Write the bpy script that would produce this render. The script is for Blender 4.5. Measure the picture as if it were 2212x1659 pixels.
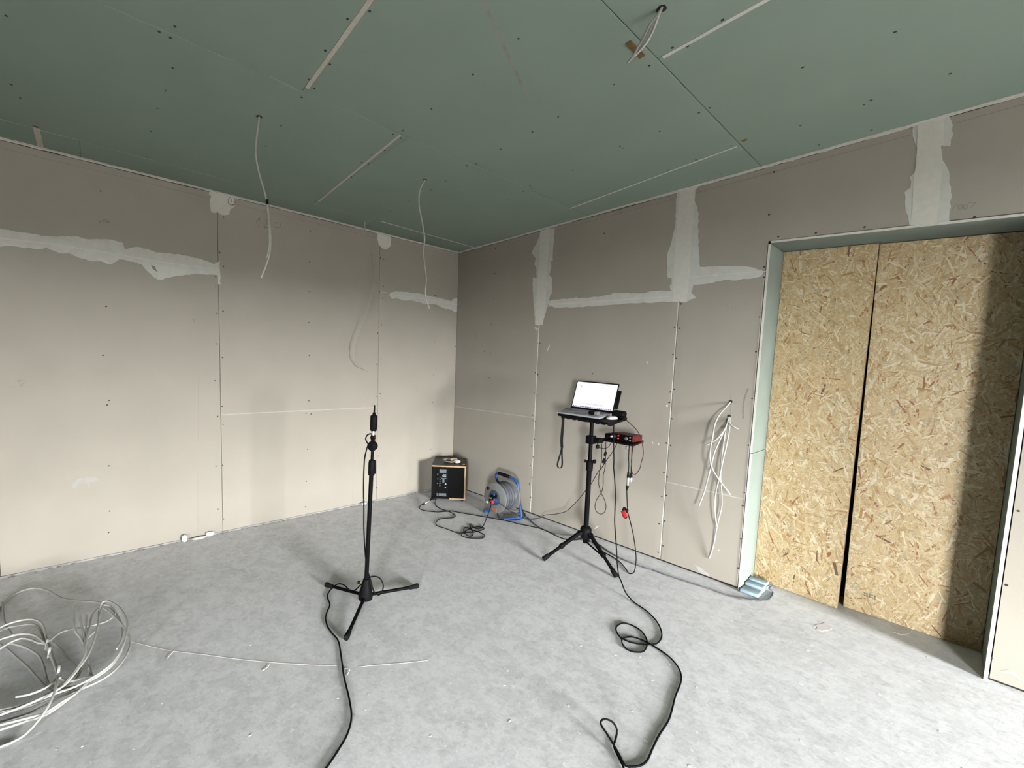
import bpy, math, random
import numpy as np
from mathutils import Vector, Matrix

for o in list(bpy.data.objects):
    bpy.data.objects.remove(o)
sc = bpy.context.scene
COL = sc.collection
random.seed(7)

# ------------------------------------------------------------------ camera
IW, IH = 2212, 1659
FPX = 923.434
YAW, PIT, ROL = 2.44855, -0.08517, 0.02778
CAM = np.array([3.7242, -3.1766, 1.4])
SX, SY = -136.26, 38.17          # principal point offset in pixels
H = 2.655                        # ceiling height

def _basis(a, b, c):
    f = np.array([math.cos(b)*math.cos(a), math.cos(b)*math.sin(a), math.sin(b)])
    r = np.array([math.sin(a), -math.cos(a), 0.0])
    u = np.cross(r, f)
    return r*math.cos(c)+u*math.sin(c), -r*math.sin(c)+u*math.cos(c), f
RR, UU, FF = _basis(YAW, PIT, ROL)
cd = bpy.data.cameras.new('camera'); cam = bpy.data.objects.new('camera', cd); COL.objects.link(cam)
cd.sensor_width = 36; cd.lens = 36*FPX/IW
cd.shift_x = -SX/IW; cd.shift_y = SY/IW
cd.clip_start = 0.02
cam.matrix_world = Matrix(((RR[0], UU[0], -FF[0], CAM[0]), (RR[1], UU[1], -FF[1], CAM[1]), (RR[2], UU[2], -FF[2], CAM[2]), (0, 0, 0, 1)))
sc.camera = cam

# ------------------------------------------------------------------ light: overcast daylight through the windows
sc.view_settings.view_transform = 'Standard'
sc.view_settings.look = 'None'
sc.view_settings.gamma = 1
sc.view_settings.use_curve_mapping = False
sc.view_settings.exposure = 0.0
XM, YM = 9.0, -7.4               # far ends of the room, behind the camera
WIN = {'window_1': ('x', XM, -2.30, -0.85, 0.06, 1.64), 'window_2': ('y', YM, 7.0, 8.2, 0.06, 1.80)}
w = bpy.data.worlds.new('overcast_sky'); sc.world = w; w.use_nodes = True
nt = w.node_tree; bg = nt.nodes['Background']
bg.inputs['Strength'].default_value = 395.0
bg.inputs['Color'].default_value = (0.965, 0.98, 1.0, 1)
for nm, (ax, v, a0, a1, z0, z1) in WIN.items():
    ld = bpy.data.lights.new(nm+'_portal', 'AREA'); ld.shape = 'RECTANGLE'
    ld.size = a1-a0; ld.size_y = z1-z0
    lo = bpy.data.objects.new('daylight_portal', ld); COL.objects.link(lo)
    if ax == 'x':
        lo.location = (v+0.02, (a0+a1)/2, (z0+z1)/2); d = Vector((-1, 0, 0))
    else:
        lo.location = ((a0+a1)/2, v-0.02, (z0+z1)/2); d = Vector((0, 1, 0))
    lo.rotation_euler = d.to_track_quat('-Z', 'Z').to_euler()
    ld.cycles.is_portal = True

# ------------------------------------------------------------------ helpers: a seen point -> a point on a real plane
def ray(x, y): return FF+RR*(x-IW/2-SX)/FPX-UU*(y-IH/2-SY)/FPX
def onpl(x, y, ax, v):
    d = ray(x, y); t = (v-CAM[ax])/d[ax]; return CAM+d*t
def fl(x, y, z=0.0): return onpl(x, y, 2, z)
def ce(x, y, z=H): return onpl(x, y, 2, z)
def wa(x, y, v=0.0): return onpl(x, y, 0, v)
def wb(x, y, v=0.0): return onpl(x, y, 1, v)
def at(x, y, base):
    b = np.array(base, float); n = np.array([b[0]-CAM[0], b[1]-CAM[1], 0]); d = ray(x, y)
    return CAM+d*((n@(b-CAM))/(n@d))
def zm(ox, oy, s, pts): return [(ox+p[0]/s, oy+p[1]/s) for p in pts]
def hang(px, b0, b1):
    n = len(px)-1; b0 = np.array(b0, float); b1 = np.array(b1, float)
    return [at(p[0], p[1], b0+(b1-b0)*i/max(n, 1)) for i, p in enumerate(px)]

ORG = {}
def tag(o, label=None, cat=None, group=None, kind=None):
    if label: o['label'] = label
    if cat: o['category'] = cat
    if group: o['group'] = group
    if kind: o['kind'] = kind
    return o
def thing(name, loc, label=None, cat=None, group=None, kind=None):
    o = bpy.data.objects.new(name, None); COL.objects.link(o); o.location = loc; o.empty_display_size = 0.05
    ORG[o.name] = Vector([float(c) for c in loc])
    return tag(o, label, cat, group, kind)

class MB:
    def __init__(s): s.v = []; s.f = []; s.m = []
    def add(s, vs, fs, mi=0):
        b = len(s.v); s.v += [tuple(float(c) for c in p) for p in vs]
        for f in fs: s.f.append(tuple(i+b for i in f)); s.m.append(mi)
        return s
    def box(s, lo, hi, mi=0, M=None, bev=0.0):
        x0, y0, z0 = lo; x1, y1, z1 = hi
        if bev <= 0:
            vs = [(x0, y0, z0), (x1, y0, z0), (x1, y1, z0), (x0, y1, z0), (x0, y0, z1), (x1, y0, z1), (x1, y1, z1), (x0, y1, z1)]
            fs = [(0, 3, 2, 1), (4, 5, 6, 7), (0, 1, 5, 4), (1, 2, 6, 5), (2, 3, 7, 6), (3, 0, 4, 7)]
        else:
            return s.rbox(lo, hi, bev, mi, M)
        if M is not None: vs = [M @ Vector(p) for p in vs]
        return s.add(vs, fs, mi)
    def rbox(s, lo, hi, r, mi=0, M=None, n=3):
        # box with rounded vertical edges and bevelled top / bottom
        x0, y0, z0 = lo; x1, y1, z1 = hi
        r = min(r, (x1-x0)/2.01, (y1-y0)/2.01); b = min(r, (z1-z0)/2.01)
        rings = []
        for k in range(n+1):
            a = math.pi/2*k/n; rings.append((z0+b*(1-math.cos(a)), b*(1-math.sin(a))))
        rings = rings+[(z1-(z-z0), i) for z, i in reversed(rings)]
        out = []
        for z, ins in rings:
            ring = []
            for cx, cy, a0 in ((x1-r, y1-r, 0), (x0+r, y1-r, 90), (x0+r, y0+r, 180), (x1-r, y0+r, 270)):
                for k in range(n+1):
                    a = math.radians(a0+90*k/n); q = max(r-ins, 1e-5)
                    ring.append((cx+q*math.cos(a), cy+q*math.sin(a), z))
            out.append(ring)
        N = len(out[0]); vs = [p for ring in out for p in ring]; fs = []
        for i in range(len(out)-1):
            for j in range(N):
                fs.append((i*N+j, i*N+(j+1) % N, (i+1)*N+(j+1) % N, (i+1)*N+j))
        fs.append(tuple(reversed(range(N)))); fs.append(tuple((len(out)-1)*N+j for j in range(N)))
        if M is not None: vs = [M @ Vector(p) for p in vs]
        return s.add(vs, fs, mi)
    def tube(s, pts, r, n=8, mi=0, cap=True, flat=1.0):
        P = [Vector([float(c) for c in p]) for p in pts]
        R = r if isinstance(r, (list, tuple)) else [r]*len(P)
        T = [(P[min(i+1, len(P)-1)]-P[max(i-1, 0)]).normalized() for i in range(len(P))]
        up = Vector((0, 0, 1)) if abs(T[0].z) < 0.9 else Vector((1, 0, 0))
        N = (up-T[0]*up.dot(T[0])).normalized(); vs = []; fs = []
        for i, p in enumerate(P):
            N = (N-T[i]*N.dot(T[i]))
            N = N.normalized() if N.length > 1e-6 else T[i].orthogonal().normalized()
            B = T[i].cross(N)
            for k in range(n):
                a = 2*math.pi*k/n; vs.append(p+(N*math.cos(a)*flat+B*math.sin(a))*R[i])
        for i in range(len(P)-1):
            for k in range(n): fs.append((i*n+k, i*n+(k+1) % n, (i+1)*n+(k+1) % n, (i+1)*n+k))
        if cap: fs.append(tuple(reversed(range(n)))); fs.append(tuple((len(P)-1)*n+k for k in range(n)))
        return s.add(vs, fs, mi)
    def lathe(s, o, d, prof, n=20, mi=0):
        # prof: list of (distance along d, radius)
        d = Vector([float(c) for c in d]).normalized(); o = Vector([float(c) for c in o])
        a = d.orthogonal().normalized(); b = d.cross(a); vs = []; fs = []
        for h, r in prof:
            for k in range(n):
                t = 2*math.pi*k/n; vs.append(o+d*h+(a*math.cos(t)+b*math.sin(t))*max(r, 1e-5))
        for i in range(len(prof)-1):
            for k in range(n): fs.append((i*n+k, i*n+(k+1) % n, (i+1)*n+(k+1) % n, (i+1)*n+k))
        fs.append(tuple(reversed(range(n)))); fs.append(tuple((len(prof)-1)*n+k for k in range(n)))
        return s.add(vs, fs, mi)
    def prism(s, poly, nrm, t0, t1, mi=0, mi_side=None):
        # poly: coplanar 3D points; extruded from poly+nrm*t0 (back) to poly+nrm*t1 (front)
        nv = Vector([float(c) for c in nrm]); P = [Vector([float(c) for c in p]) for p in poly]; n = len(P)
        ar = sum(((P[i]-P[0]).cross(P[(i+1) % n]-P[0]) for i in range(n)), Vector((0, 0, 0)))
        if ar.dot(nv) < 0: P.reverse()
        vs = [p+nv*t0 for p in P]+[p+nv*t1 for p in P]
        s.add(vs, [tuple(range(n, 2*n)), tuple(reversed(range(n)))], mi)
        b = len(s.v)-2*n
        for i in range(n):
            s.f.append((b+i, b+(i+1) % n, b+n+(i+1) % n, b+n+i)); s.m.append(mi if mi_side is None else mi_side)
        return s
    def build(s, name, mats, parent=None, smooth=False, auto=None):
        o0 = Vector((0, 0, 0))
        if parent is not None: o0 = ORG.get(parent.name, Vector((0, 0, 0)))
        me = bpy.data.meshes.new(name)
        me.from_pydata([tuple(Vector(p)-o0) for p in s.v], [], s.f)
        mats = mats if isinstance(mats, (list, tuple)) else [mats]
        for m in mats: me.materials.append(m)
        if len(mats) > 1:
            for p, i in zip(me.polygons, s.m): p.material_index = i
        if smooth:
            for p in me.polygons: p.use_smooth = True
        me.update()
        if smooth:
            me.set_sharp_from_angle(angle=math.radians(auto or 40))
        o = bpy.data.objects.new(name, me); COL.objects.link(o)
        if parent is not None: o.parent = parent
        ORG[o.name] = o0
        return o

def cat(pts, step=0.012):
    # centripetal-ish Catmull-Rom resampling
    P = [np.array([float(c) for c in p]) for p in pts]
    P = [2*P[0]-P[1]]+P+[2*P[-1]-P[-2]]; out = []
    for i in range(1, len(P)-2):
        p0, p1, p2, p3 = P[i-1:i+3]; n = max(2, int(np.linalg.norm(p2-p1)/step))
        for k in range(n):
            t = k/n
            out.append(0.5*((2*p1)+(-p0+p2)*t+(2*p0-5*p1+4*p2-p3)*t*t+(-p0+3*p1-3*p2+p3)*t**3))
    out.append(P[-2]); return out
def cable(name, pts, r, mat, parent=None, n=8, step=0.012):
    return MB().tube(cat(pts, step), r, n).build(name, mat, parent, smooth=True, auto=60)

# ------------------------------------------------------------------ materials
def N(nt, t, **kw):
    n = nt.nodes.new(t)
    for k, v in kw.items(): setattr(n, k, v)
    return n
def newmat(name, rough=0.6, metal=0.0, spec=0.5):
    m = bpy.data.materials.new(name); m.use_nodes = True; b = m.node_tree.nodes['Principled BSDF']
    b.inputs['Roughness'].default_value = rough; b.inputs['Metallic'].default_value = metal
    b.inputs['Specular IOR Level'].default_value = spec
    return m, m.node_tree, b
ALB = 0.37                       # overall reflectance level of the site
def dim(c): return tuple(x*ALB for x in c[:3])
def noisy(name, c, rough=0.6, var=0.06, scale=30, bump=0.0, bscale=200, metal=0.0, spec=0.4, detail=4):
    c = dim(c) if metal < 0.9 else c; spec *= 0.35
    m, nt, b = newmat(name, rough, metal, spec)
    tc = N(nt, 'ShaderNodeTexCoord'); nz = N(nt, 'ShaderNodeTexNoise')
    nz.inputs['Scale'].default_value = scale; nz.inputs['Detail'].default_value = detail
    nt.links.new(tc.outputs['Object'], nz.inputs['Vector'])
    cr = N(nt, 'ShaderNodeValToRGB'); e = cr.color_ramp.elements
    e[0].position = 0.3; e[1].position = 0.7
    e[0].color = (*[max(0, x*(1-var)) for x in c], 1); e[1].color = (*[min(1, x*(1+var)) for x in c], 1)
    nt.links.new(nz.outputs['Fac'], cr.inputs['Fac']); nt.links.new(cr.outputs['Color'], b.inputs['Base Color'])
    if bump > 0:
        n2 = N(nt, 'ShaderNodeTexNoise'); n2.inputs['Scale'].default_value = bscale; n2.inputs['Detail'].default_value = 3
        nt.links.new(tc.outputs['Object'], n2.inputs['Vector'])
        bp = N(nt, 'ShaderNodeBump'); bp.inputs['Strength'].default_value = bump; bp.inputs['Distance'].default_value = 0.003
        nt.links.new(n2.outputs['Fac'], bp.inputs['Height']); nt.links.new(bp.outputs['Normal'], b.inputs['Normal'])
    return m

PAPER = noisy('grey_board_paper', (0.53, 0.487, 0.408), 0.85, 0.035, 3.0, 0.05, 500, spec=0.2)
GREEN = noisy('green_board_paper', (0.39, 0.485, 0.395), 0.85, 0.03, 2.5, 0.05, 500, spec=0.2)
LINING = noisy('pale_green_lining_paper', (0.37, 0.43, 0.365), 0.85, 0.06, 6, 0.05, 400, spec=0.2)
CORE = noisy('gypsum_core', (1.02, 0.99, 0.89), 0.9, 0.08, 90, 0.3, 300, spec=0.1)
CORE_B = noisy('beige_gypsum', (0.86, 0.78, 0.67), 0.9, 0.08, 60, 0.2, 300, spec=0.1)
FILLER = noisy('joint_filler', (0.90, 0.91, 0.83), 0.9, 0.06, 18, 0.25, 120, spec=0.15)
TAPE = noisy('joint_tape', (1.02, 0.99, 0.89), 0.9, 0.04, 30, 0.1, 150, spec=0.15)
DARKGAP = noisy('dark_cavity', (0.05, 0.042, 0.04), 0.95, 0.1, 20)
PENCIL = noisy('pencil_graphite', (0.21, 0.20, 0.18), 0.8, 0.25, 120)
PENCIL_F = noisy('faint_pencil', (0.36, 0.335, 0.29), 0.85, 0.15, 120)
FAINT = noisy('very_faint_pencil', (0.44, 0.405, 0.345), 0.85, 0.1, 120)
SCREW = noisy('screw_black', (0.045, 0.04, 0.04), 0.6, 0.2, 300)
BLACKM = noisy('black_powder_coat', (0.006, 0.006, 0.0065), 0.42, 0.15, 60, spec=0.07)
BLACKP = noisy('black_plastic', (0.009, 0.009, 0.0095), 0.5, 0.2, 80, spec=0.07)
RUBBER = noisy('black_rubber', (0.016, 0.016, 0.017), 0.75, 0.2, 80, spec=0.07)
CABLEB = noisy('black_cable_jacket', (0.010, 0.010, 0.011), 0.55, 0.2, 60, spec=0.07)
CABLEW = noisy('white_cable_jacket', (0.64, 0.635, 0.575), 0.6, 0.10, 14, spec=0.4)
CABLEG = noisy('dusty_grey_cable', (0.20, 0.20, 0.23), 0.7, 0.35, 40, spec=0.3)
CABLER = noisy('dark_red_cable', (0.09, 0.018, 0.015), 0.5, 0.2, 40)
SILVER = noisy('nickel', (0.62, 0.61, 0.58), 0.28, 0.05, 60, metal=1.0)
ALU = noisy('silver_aluminium', (0.62, 0.63, 0.65), 0.4, 0.04, 60, metal=0.3)
REDP = noisy('red_plastic', (0.75, 0.04, 0.05), 0.45, 0.1, 60)
REDALU = noisy('red_anodised', (0.17, 0.028, 0.022), 0.5, 0.08, 60, metal=0.3)
BLUET = noisy('blue_lacquer', (0.03, 0.13, 0.42), 0.35, 0.12, 30)
GREYP = noisy('grey_plastic', (0.27, 0.28, 0.27), 0.5, 0.1, 25)
WHITEP = noisy('white_plastic', (0.78, 0.78, 0.76), 0.35, 0.03, 40)
WOODE = noisy('pale_plywood_edge', (0.58, 0.38, 0.20), 0.55, 0.12, 30)
FOAMB = noisy('pale_blue_foam', (0.52, 0.68, 0.78), 0.8, 0.10, 14, 0.3, 60)
FOAMD = noisy('groove_blue', (0.24, 0.36, 0.55), 0.85, 0.1, 20)
PORC = noisy('white_glaze', (0.80, 0.78, 0.72), 0.25, 0.03, 30)
BREAD = noisy('bread_crust', (0.72, 0.52, 0.36), 0.7, 0.12, 40, 0.3, 90)
CRUMB = noisy('brown_crumbs', (0.30, 0.14, 0.06), 0.8, 0.4, 120, 0.5, 120)
TISSUE = noisy('tissue_paper', (0.85, 0.84, 0.82), 0.9, 0.03, 40)
BROWN = noisy('brown_wood_scrap', (0.24, 0.15, 0.06), 0.7, 0.25, 60)
ORANGE = noisy('orange_print', (0.60, 0.20, 0.10), 0.6, 0.3, 60)
FRAMEW = noisy('window_frame_white', (0.75, 0.75, 0.74), 0.4, 0.02, 10)
DARKWALL = noisy('darkened_unseen_wall', (0.20, 0.12, 0.085), 0.9, 0.2, 12, 0.2, 60)  # dark colour given to the unseen walls to cut bounced fill light
GROUND = noisy('site_ground', (0.07, 0.06, 0.045), 0.95, 0.2, 2)

def floor_mat():
    m, nt, b = newmat('screed_concrete', 0.62, 0, 0.35); L = nt.links.new
    tc = N(nt, 'ShaderNodeTexCoord')
    def noise(s, d, rg=0.5, dist=0.0, sc3=None):
        n = N(nt, 'ShaderNodeTexNoise'); n.inputs['Scale'].default_value = s; n.inputs['Detail'].default_value = d
        n.inputs['Roughness'].default_value = rg; n.inputs['Distortion'].default_value = dist
        if sc3:
            mp = N(nt, 'ShaderNodeMapping'); mp.inputs['Scale'].default_value = sc3; mp.inputs['Rotation'].default_value = (0, 0, 0.7)
            L(tc.outputs['Object'], mp.inputs['Vector']); L(mp.outputs['Vector'], n.inputs['Vector'])
        else: L(tc.outputs['Object'], n.inputs['Vector'])
        return n
    def ramp(n, stops):
        r = N(nt, 'ShaderNodeValToRGB'); e = r.color_ramp.elements
        while len(e) < len(stops): e.new(0.5)
        for x, (p, c) in zip(e, stops): x.position = p; x.color = (*c, 1)
        L(n.outputs['Fac'], r.inputs['Fac']); return r
    big = ramp(noise(1.5, 6, 0.62, 0.3), [(0.32, dim((1.22, 1.225, 1.225))), (0.52, dim((1.38, 1.385, 1.39))), (0.70, dim((1.48, 1.485, 1.495)))])
    mid = ramp(noise(10, 14, 0.74, 0.12), [(0.44, (0, 0, 0)), (0.495, (0.15, 0.15, 0.15)), (0.515, (0.75, 0.75, 0.75)), (0.60, (1, 1, 1))])
    mx = N(nt, 'ShaderNodeMix', data_type='RGBA', blend_type='MULTIPLY'); mx.inputs['Factor'].default_value = 1
    sc_ = ramp(noise(34, 8, 0.68, 0.2), [(0.36, (0.80, 0.805, 0.80)), (0.5, (0.94, 0.94, 0.94)), (0.62, (1.0, 1.0, 1.0))])
    L(big.outputs['Color'], mx.inputs['A']); L(sc_.outputs['Color'], mx.inputs['B'])
    m2 = N(nt, 'ShaderNodeMix', data_type='RGBA', blend_type='MIX')
    mm = N(nt, 'ShaderNodeMath', operation='MULTIPLY'); L(mid.outputs['Color'], mm.inputs[0]); mm.inputs[1].default_value = 0.48
    L(mm.outputs[0], m2.inputs['Factor']); L(mx.outputs['Result'], m2.inputs['A']); m2.inputs['B'].default_value = (*dim((1.66, 1.665, 1.675, 1)), 1)
    # pinkish filler smears
    sm = ramp(noise(4.5, 7, 0.6, 1.2, (0.6, 2.2, 1)), [(0.57, (0, 0, 0)), (0.64, (0.55, 0.55, 0.55))])
    m3 = N(nt, 'ShaderNodeMix', data_type='RGBA', blend_type='MIX'); L(sm.outputs['Color'], m3.inputs['Factor'])
    L(m2.outputs['Result'], m3.inputs['A']); m3.inputs['B'].default_value = (*dim((1.30, 1.27, 1.25, 1)), 1)
    # small light spatter
    sp = ramp(noise(38, 3, 0.5, 0.2), [(0.66, (0, 0, 0)), (0.71, (0.7, 0.7, 0.7))])
    m4 = N(nt, 'ShaderNodeMix', data_type='RGBA', blend_type='MIX'); L(sp.outputs['Color'], m4.inputs['Factor'])
    L(m3.outputs['Result'], m4.inputs['A']); m4.inputs['B'].default_value = (*dim((1.75, 1.75, 1.74, 1)), 1)
    L(m4.outputs['Result'], b.inputs['Base Color'])
    bp = N(nt, 'ShaderNodeBump'); bp.inputs['Strength'].default_value = 0.25; bp.inputs['Distance'].default_value = 0.004
    bn = noise(45, 8, 0.7); L(bn.outputs['Fac'], bp.inputs['Height']); L(bp.outputs['Normal'], b.inputs['Normal'])
    return m
FLOORM = floor_mat()

def osb_mat(name):
    # strand colour is picked per strand from a stored random value
    m, nt, b = newmat(name, 0.55, 0, 0.35); L = nt.links.new
    at_ = N(nt, 'ShaderNodeAttribute', attribute_name='strand'); sp = N(nt, 'ShaderNodeSeparateColor')
    L(at_.outputs['Color'], sp.inputs['Color'])
    r = N(nt, 'ShaderNodeValToRGB'); r.color_ramp.interpolation = 'CONSTANT'; e = r.color_ramp.elements
    stops = [(0.0, (0.66, 0.50, 0.265)), (0.18, (0.73, 0.575, 0.33)), (0.36, (0.60, 0.44, 0.225)), (0.50, (0.79, 0.65, 0.41)), (0.62, (0.68, 0.52, 0.285)),
             (0.73, (0.88, 0.76, 0.53)), (0.83, (0.52, 0.36, 0.165)), (0.905, (0.53, 0.46, 0.30)), (0.945, (0.46, 0.26, 0.105)), (0.978, (0.36, 0.15, 0.06)), (0.993, (0.18, 0.11, 0.06))]
    while len(e) < len(stops): e.new(0.5)
    for x, (p, c) in zip(e, stops): x.position = p; x.color = (*dim([v*1.20 for v in c]), 1)
    L(sp.outputs['Red'], r.inputs['Fac'])
    tc = N(nt, 'ShaderNodeTexCoord'); nz = N(nt, 'ShaderNodeTexNoise'); nz.inputs['Scale'].default_value = 60; nz.inputs['Detail'].default_value = 5
    L(tc.outputs['Object'], nz.inputs['Vector'])
    r2 = N(nt, 'ShaderNodeValToRGB'); r2.color_ramp.elements[0].position = 0.3; r2.color_ramp.elements[0].color = (0.88, 0.86, 0.82, 1); r2.color_ramp.elements[1].position = 0.65; r2.color_ramp.elements[1].color = (1, 1, 1, 1)
    L(nz.outputs['Fac'], r2.inputs['Fac'])
    mx = N(nt, 'ShaderNodeMix', data_type='RGBA', blend_type='MULTIPLY'); mx.inputs['Factor'].default_value = 1
    L(r.outputs['Color'], mx.inputs['A']); L(r2.outputs['Color'], mx.inputs['B']); L(mx.outputs['Result'], b.inputs['Base Color'])
    return m
OSBM = osb_mat('osb_strands')
OSBB = noisy('osb_base', (0.60, 0.44, 0.23), 0.6, 0.2, 45, 0.2, 120)

# ================================================================== STRUCTURE
def struct(o): o['kind'] = 'structure'; return o
# floor
fl_o = struct(MB().box((-0.12, YM-0.2, -0.10), (XM+0.2, 0.62, 0.0)).build('floor', FLOORM))
# wall cores (behind the boards)
BT = 0.0125
wall_left = struct(MB().box((-0.12, YM, 0), (-BT-0.001, 0.02, H+0.1)).build('wall_left', DARKGAP))
DL, DR = 2.905, 3.892            # door opening on the board face
DZL, DZR = 2.188, 2.118          # lintel underside left / right
def dz(x): return DZL+(DZR-DZL)*(x-DL)/(DR-DL)
m = MB()
m.box((-0.12, BT+0.001, 0), (DL-0.016, 0.12, H+0.1)); m.box((DR+0.016, BT+0.001, 0), (XM+0.1, 0.12, H+0.1))
m.box((DL-0.016, BT+0.001, DZL+0.018), (DR+0.016, 0.12, H+0.1))
m.box((DL-0.2, 0.46, 0), (DR+0.2, 0.5, 2.4)); m.box((DL-0.2, 0.12, 0), (DL-0.016, 0.46, 2.4)); m.box((DR+0.016, 0.12, 0), (DR+0.2, 0.46, 2.4)); m.box((DL-0.2, 0.12, DZL+0.018), (DR+0.2, 0.5, 2.4))
wall_right = struct(m.build('wall_right', DARKGAP))
ceiling = struct(MB().box((-0.12, YM, H+BT+0.001), (XM+0.1, 0.12, H+0.1)).build('ceiling', DARKGAP))
# walls behind the camera, with window openings
for nm, wn, (a_lo, a_hi) in (('window_1', 'wall_window_side', (YM-0.2, 0.12)), ('window_2', 'wall_back', (-0.12, XM+0.2))):
    ax, v, w0, w1, z0, z1 = WIN[nm]; f = 0.06; mw = MB(); m = MB()
    def bx_(mm, b0, b1, c0, c1, t0, t1):
        if ax == 'x': mm.box((v+t0, b0, c0), (v+t1, b1, c1))
        else: mm.box((b0, v-t1, c0), (b1, v-t0, c1))
    for (b0, b1, c0, c1) in ((a_lo, w0, 0, H+0.1), (w1, a_hi, 0, H+0.1), (w0, w1, 0, z0), (w0, w1, z1, H+0.1)): bx_(mw, b0, b1, c0, c1, 0, 0.2)
    for (b0, b1, c0, c1) in ((w0, w0+f, z0, z1), (w1-f, w1, z0, z1), (w0+f, w1-f, z0, z0+f), (w0+f, w1-f, z1-f, z1)): bx_(m, b0, b1, c0, c1, 0.10, 0.15)
    struct(mw.build(wn, DARKWALL)); struct(m.build(nm, FRAMEW))
struct(MB().box((-30, -30, -0.4), (40, 30, -0.3)).build('ground_outside', GROUND))

# ---- plasterboards, each its own piece
def board_rect(m, frame, u0, u1, z0, z1, tl=0, tr=0, g=0.0018, bev=0.0035, tap=0.0013, tw=0.045):
    # frame(u, z, d): u along wall, d out of the wall; tl/tr: tapered left/right edge (in u order)
    u0 += g; u1 -= g; z0 += 0.0005; z1 -= 0.0005
    prof = []
    prof.append((u0, -BT)); prof.append((u0, -bev-(tap if tl else 0)))
    if tl: prof.append((u0+bev*0.7, -tap)); prof.append((u0+tw, 0))
    else: prof.append((u0+bev*0.7, 0))
    if tr: prof.append((u1-tw, 0)); prof.append((u1-bev*0.7, -tap))
    else: prof.append((u1-bev*0.7, 0))
    prof.append((u1, -bev-(tap if tr else 0))); prof.append((u1, -BT))
    n = len(prof); bz = 0.003
    def ring(z, ins): return [frame(p[0], z, p[1]-(ins if p[1] > -BT else 0)) for p in prof]
    vs = ring(z0, bz)+ring(z0+bz, 0)+ring(z1-bz, 0)+ring(z1, bz); fs = []; mi = []
    b = len(m.v); m.v += [tuple(float(c) for c in p) for p in vs]
    for r_ in range(3):
        for i in range(n-1):
            edge = i in (0, n-2) or (i == 1) or (i == n-3)
            m.f.append((b+r_*n+i, b+r_*n+i+1, b+(r_+1)*n+i+1, b+(r_+1)*n+i)); m.m.append(2 if r_ != 1 and not edge else 1 if edge else 0)
    m.f.append(tuple(b+i for i in range(n))); m.m.append(1)
    m.f.append(tuple(b+3*n+i for i in range(n))); m.m.append(1)
    m.f.append(tuple(b+r_*n for r_ in range(4))); m.m.append(1)
    m.f.append(tuple(b+r_*n+n-1 for r_ in range(4))); m.m.append(1)
    return m
frA = lambda u, z, d: (d, -u, z)
frB = lambda u, z, d: (u, -d, z)
frC = lambda u, v, d: (u, -v, H-d)
A1, A2 = 1.006, 2.419; ZT = H-0.013
for (u0, u1, z0, z1, tl, tr) in ((-0.0015, A1, 0.012, 2.097, 0, 1), (-0.0015, A1, 2.097, ZT, 0, 1), (A1, A2, 0.012, 0.961, 1, 1), (A1, A2, 0.961, ZT, 1, 1),
                                 (A2, A2+1.25, 0.012, 2.088, 1, 1), (A2, A2+1.25, 2.088, ZT, 1, 1), (A2+1.25, -YM, 0.012, 1.2, 1, 0), (A2+1.25, -YM, 1.2, ZT, 1, 0)):
    board_rect(MB(), frA, u0, u1, z0, z1, tl, tr, g=0.0011, bev=0.002).build('plasterboard', [PAPER, PAPER, CORE], wall_left)
B1, B2, B3 = 1.170, 2.393, 3.518
for (u0, u1, z0, z1, tl, tr) in ((-0.0015, B1, 0.014, 0.929, 0, 1), (-0.0015, B1, 0.929, ZT, 0, 1), (B1, B2, 0.014, 1.955, 1, 1), (B1, B2, 1.955, ZT, 1, 1),
                                 (B2, DL-0.017, 0.014, 0.599, 1, 0), (B2, DL-0.017, 0.599, 2.03, 1, 0)):
    board_rect(MB(), frB, u0, u1, z0, z1, tl, tr).build('plasterboard', [PAPER, CORE, CORE], wall_right)
def lboard(polys):
    m = MB()
    for p in polys: m.prism([(x, 0, z) for x, z in p], (0, -1, 0), -BT, 0, 0, 1)
    m.build('plasterboard', [PAPER, CORE], wall_right)
lz = lambda x: dz(x)+0.017
lboard([[(B2+.002, 2.032), (DL-0.017, 2.032), (DL-0.017, lz(DL)), (B3-.002, lz(B3)), (B3-.002, ZT), (B2+.002, ZT)]])
lboard([[(B3+.002, lz(B3)), (DR+0.017, lz(DR)), (DR+0.017, 0.014), (B3+1.25, 0.014), (B3+1.25, ZT), (B3+.002, ZT)]])
board_rect(MB(), frB, B3+1.25, XM, 0.014, ZT, 1, 0).build('plasterboard', [PAPER, CORE, CORE], wall_right)
# ceiling boards
C1, C2, C3, C4 = 0.285, 1.640, 2.822, 4.07
for (u0, u1, v0, v1, tl, tr) in ((0.012, C1, 0.012, 1.21, 0, 1), (0.012, C1, 1.21, 3.2, 0, 1), (0.012, C1, 3.2, -YM, 0, 1), (C1, C2, 0.012, 1.79, 1, 1), (C1, C2, 1.79, 4.29, 1, 1), (C1, C2, 4.29, -YM, 1, 1),
                                 (C2, C3, 0.012, 0.315, 1, 1), (C2, C3, 0.315, 2.387, 1, 1), (C2, C3, 2.387, 4.887, 1, 1), (C2, C3, 4.887, -YM, 1, 1),
                                 (C3, C4, 0.012, 1.383, 1, 1), (C3, C4, 1.383, 3.883, 1, 1), (C3, C4, 3.883, -YM, 1, 1), (C4, 5.32, 0.012, 2.0, 1, 1), (C4, 5.32, 2.0, -YM, 1, 1), (5.32, XM, 0.012, -YM, 1, 0)):
    board_rect(MB(), frC, u0, u1, v0, v1, tl, tr, tap=0.0006, g=0.0018, bev=0.0012).build('plasterboard', [GREEN, GREEN, GREEN], ceiling)
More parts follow.
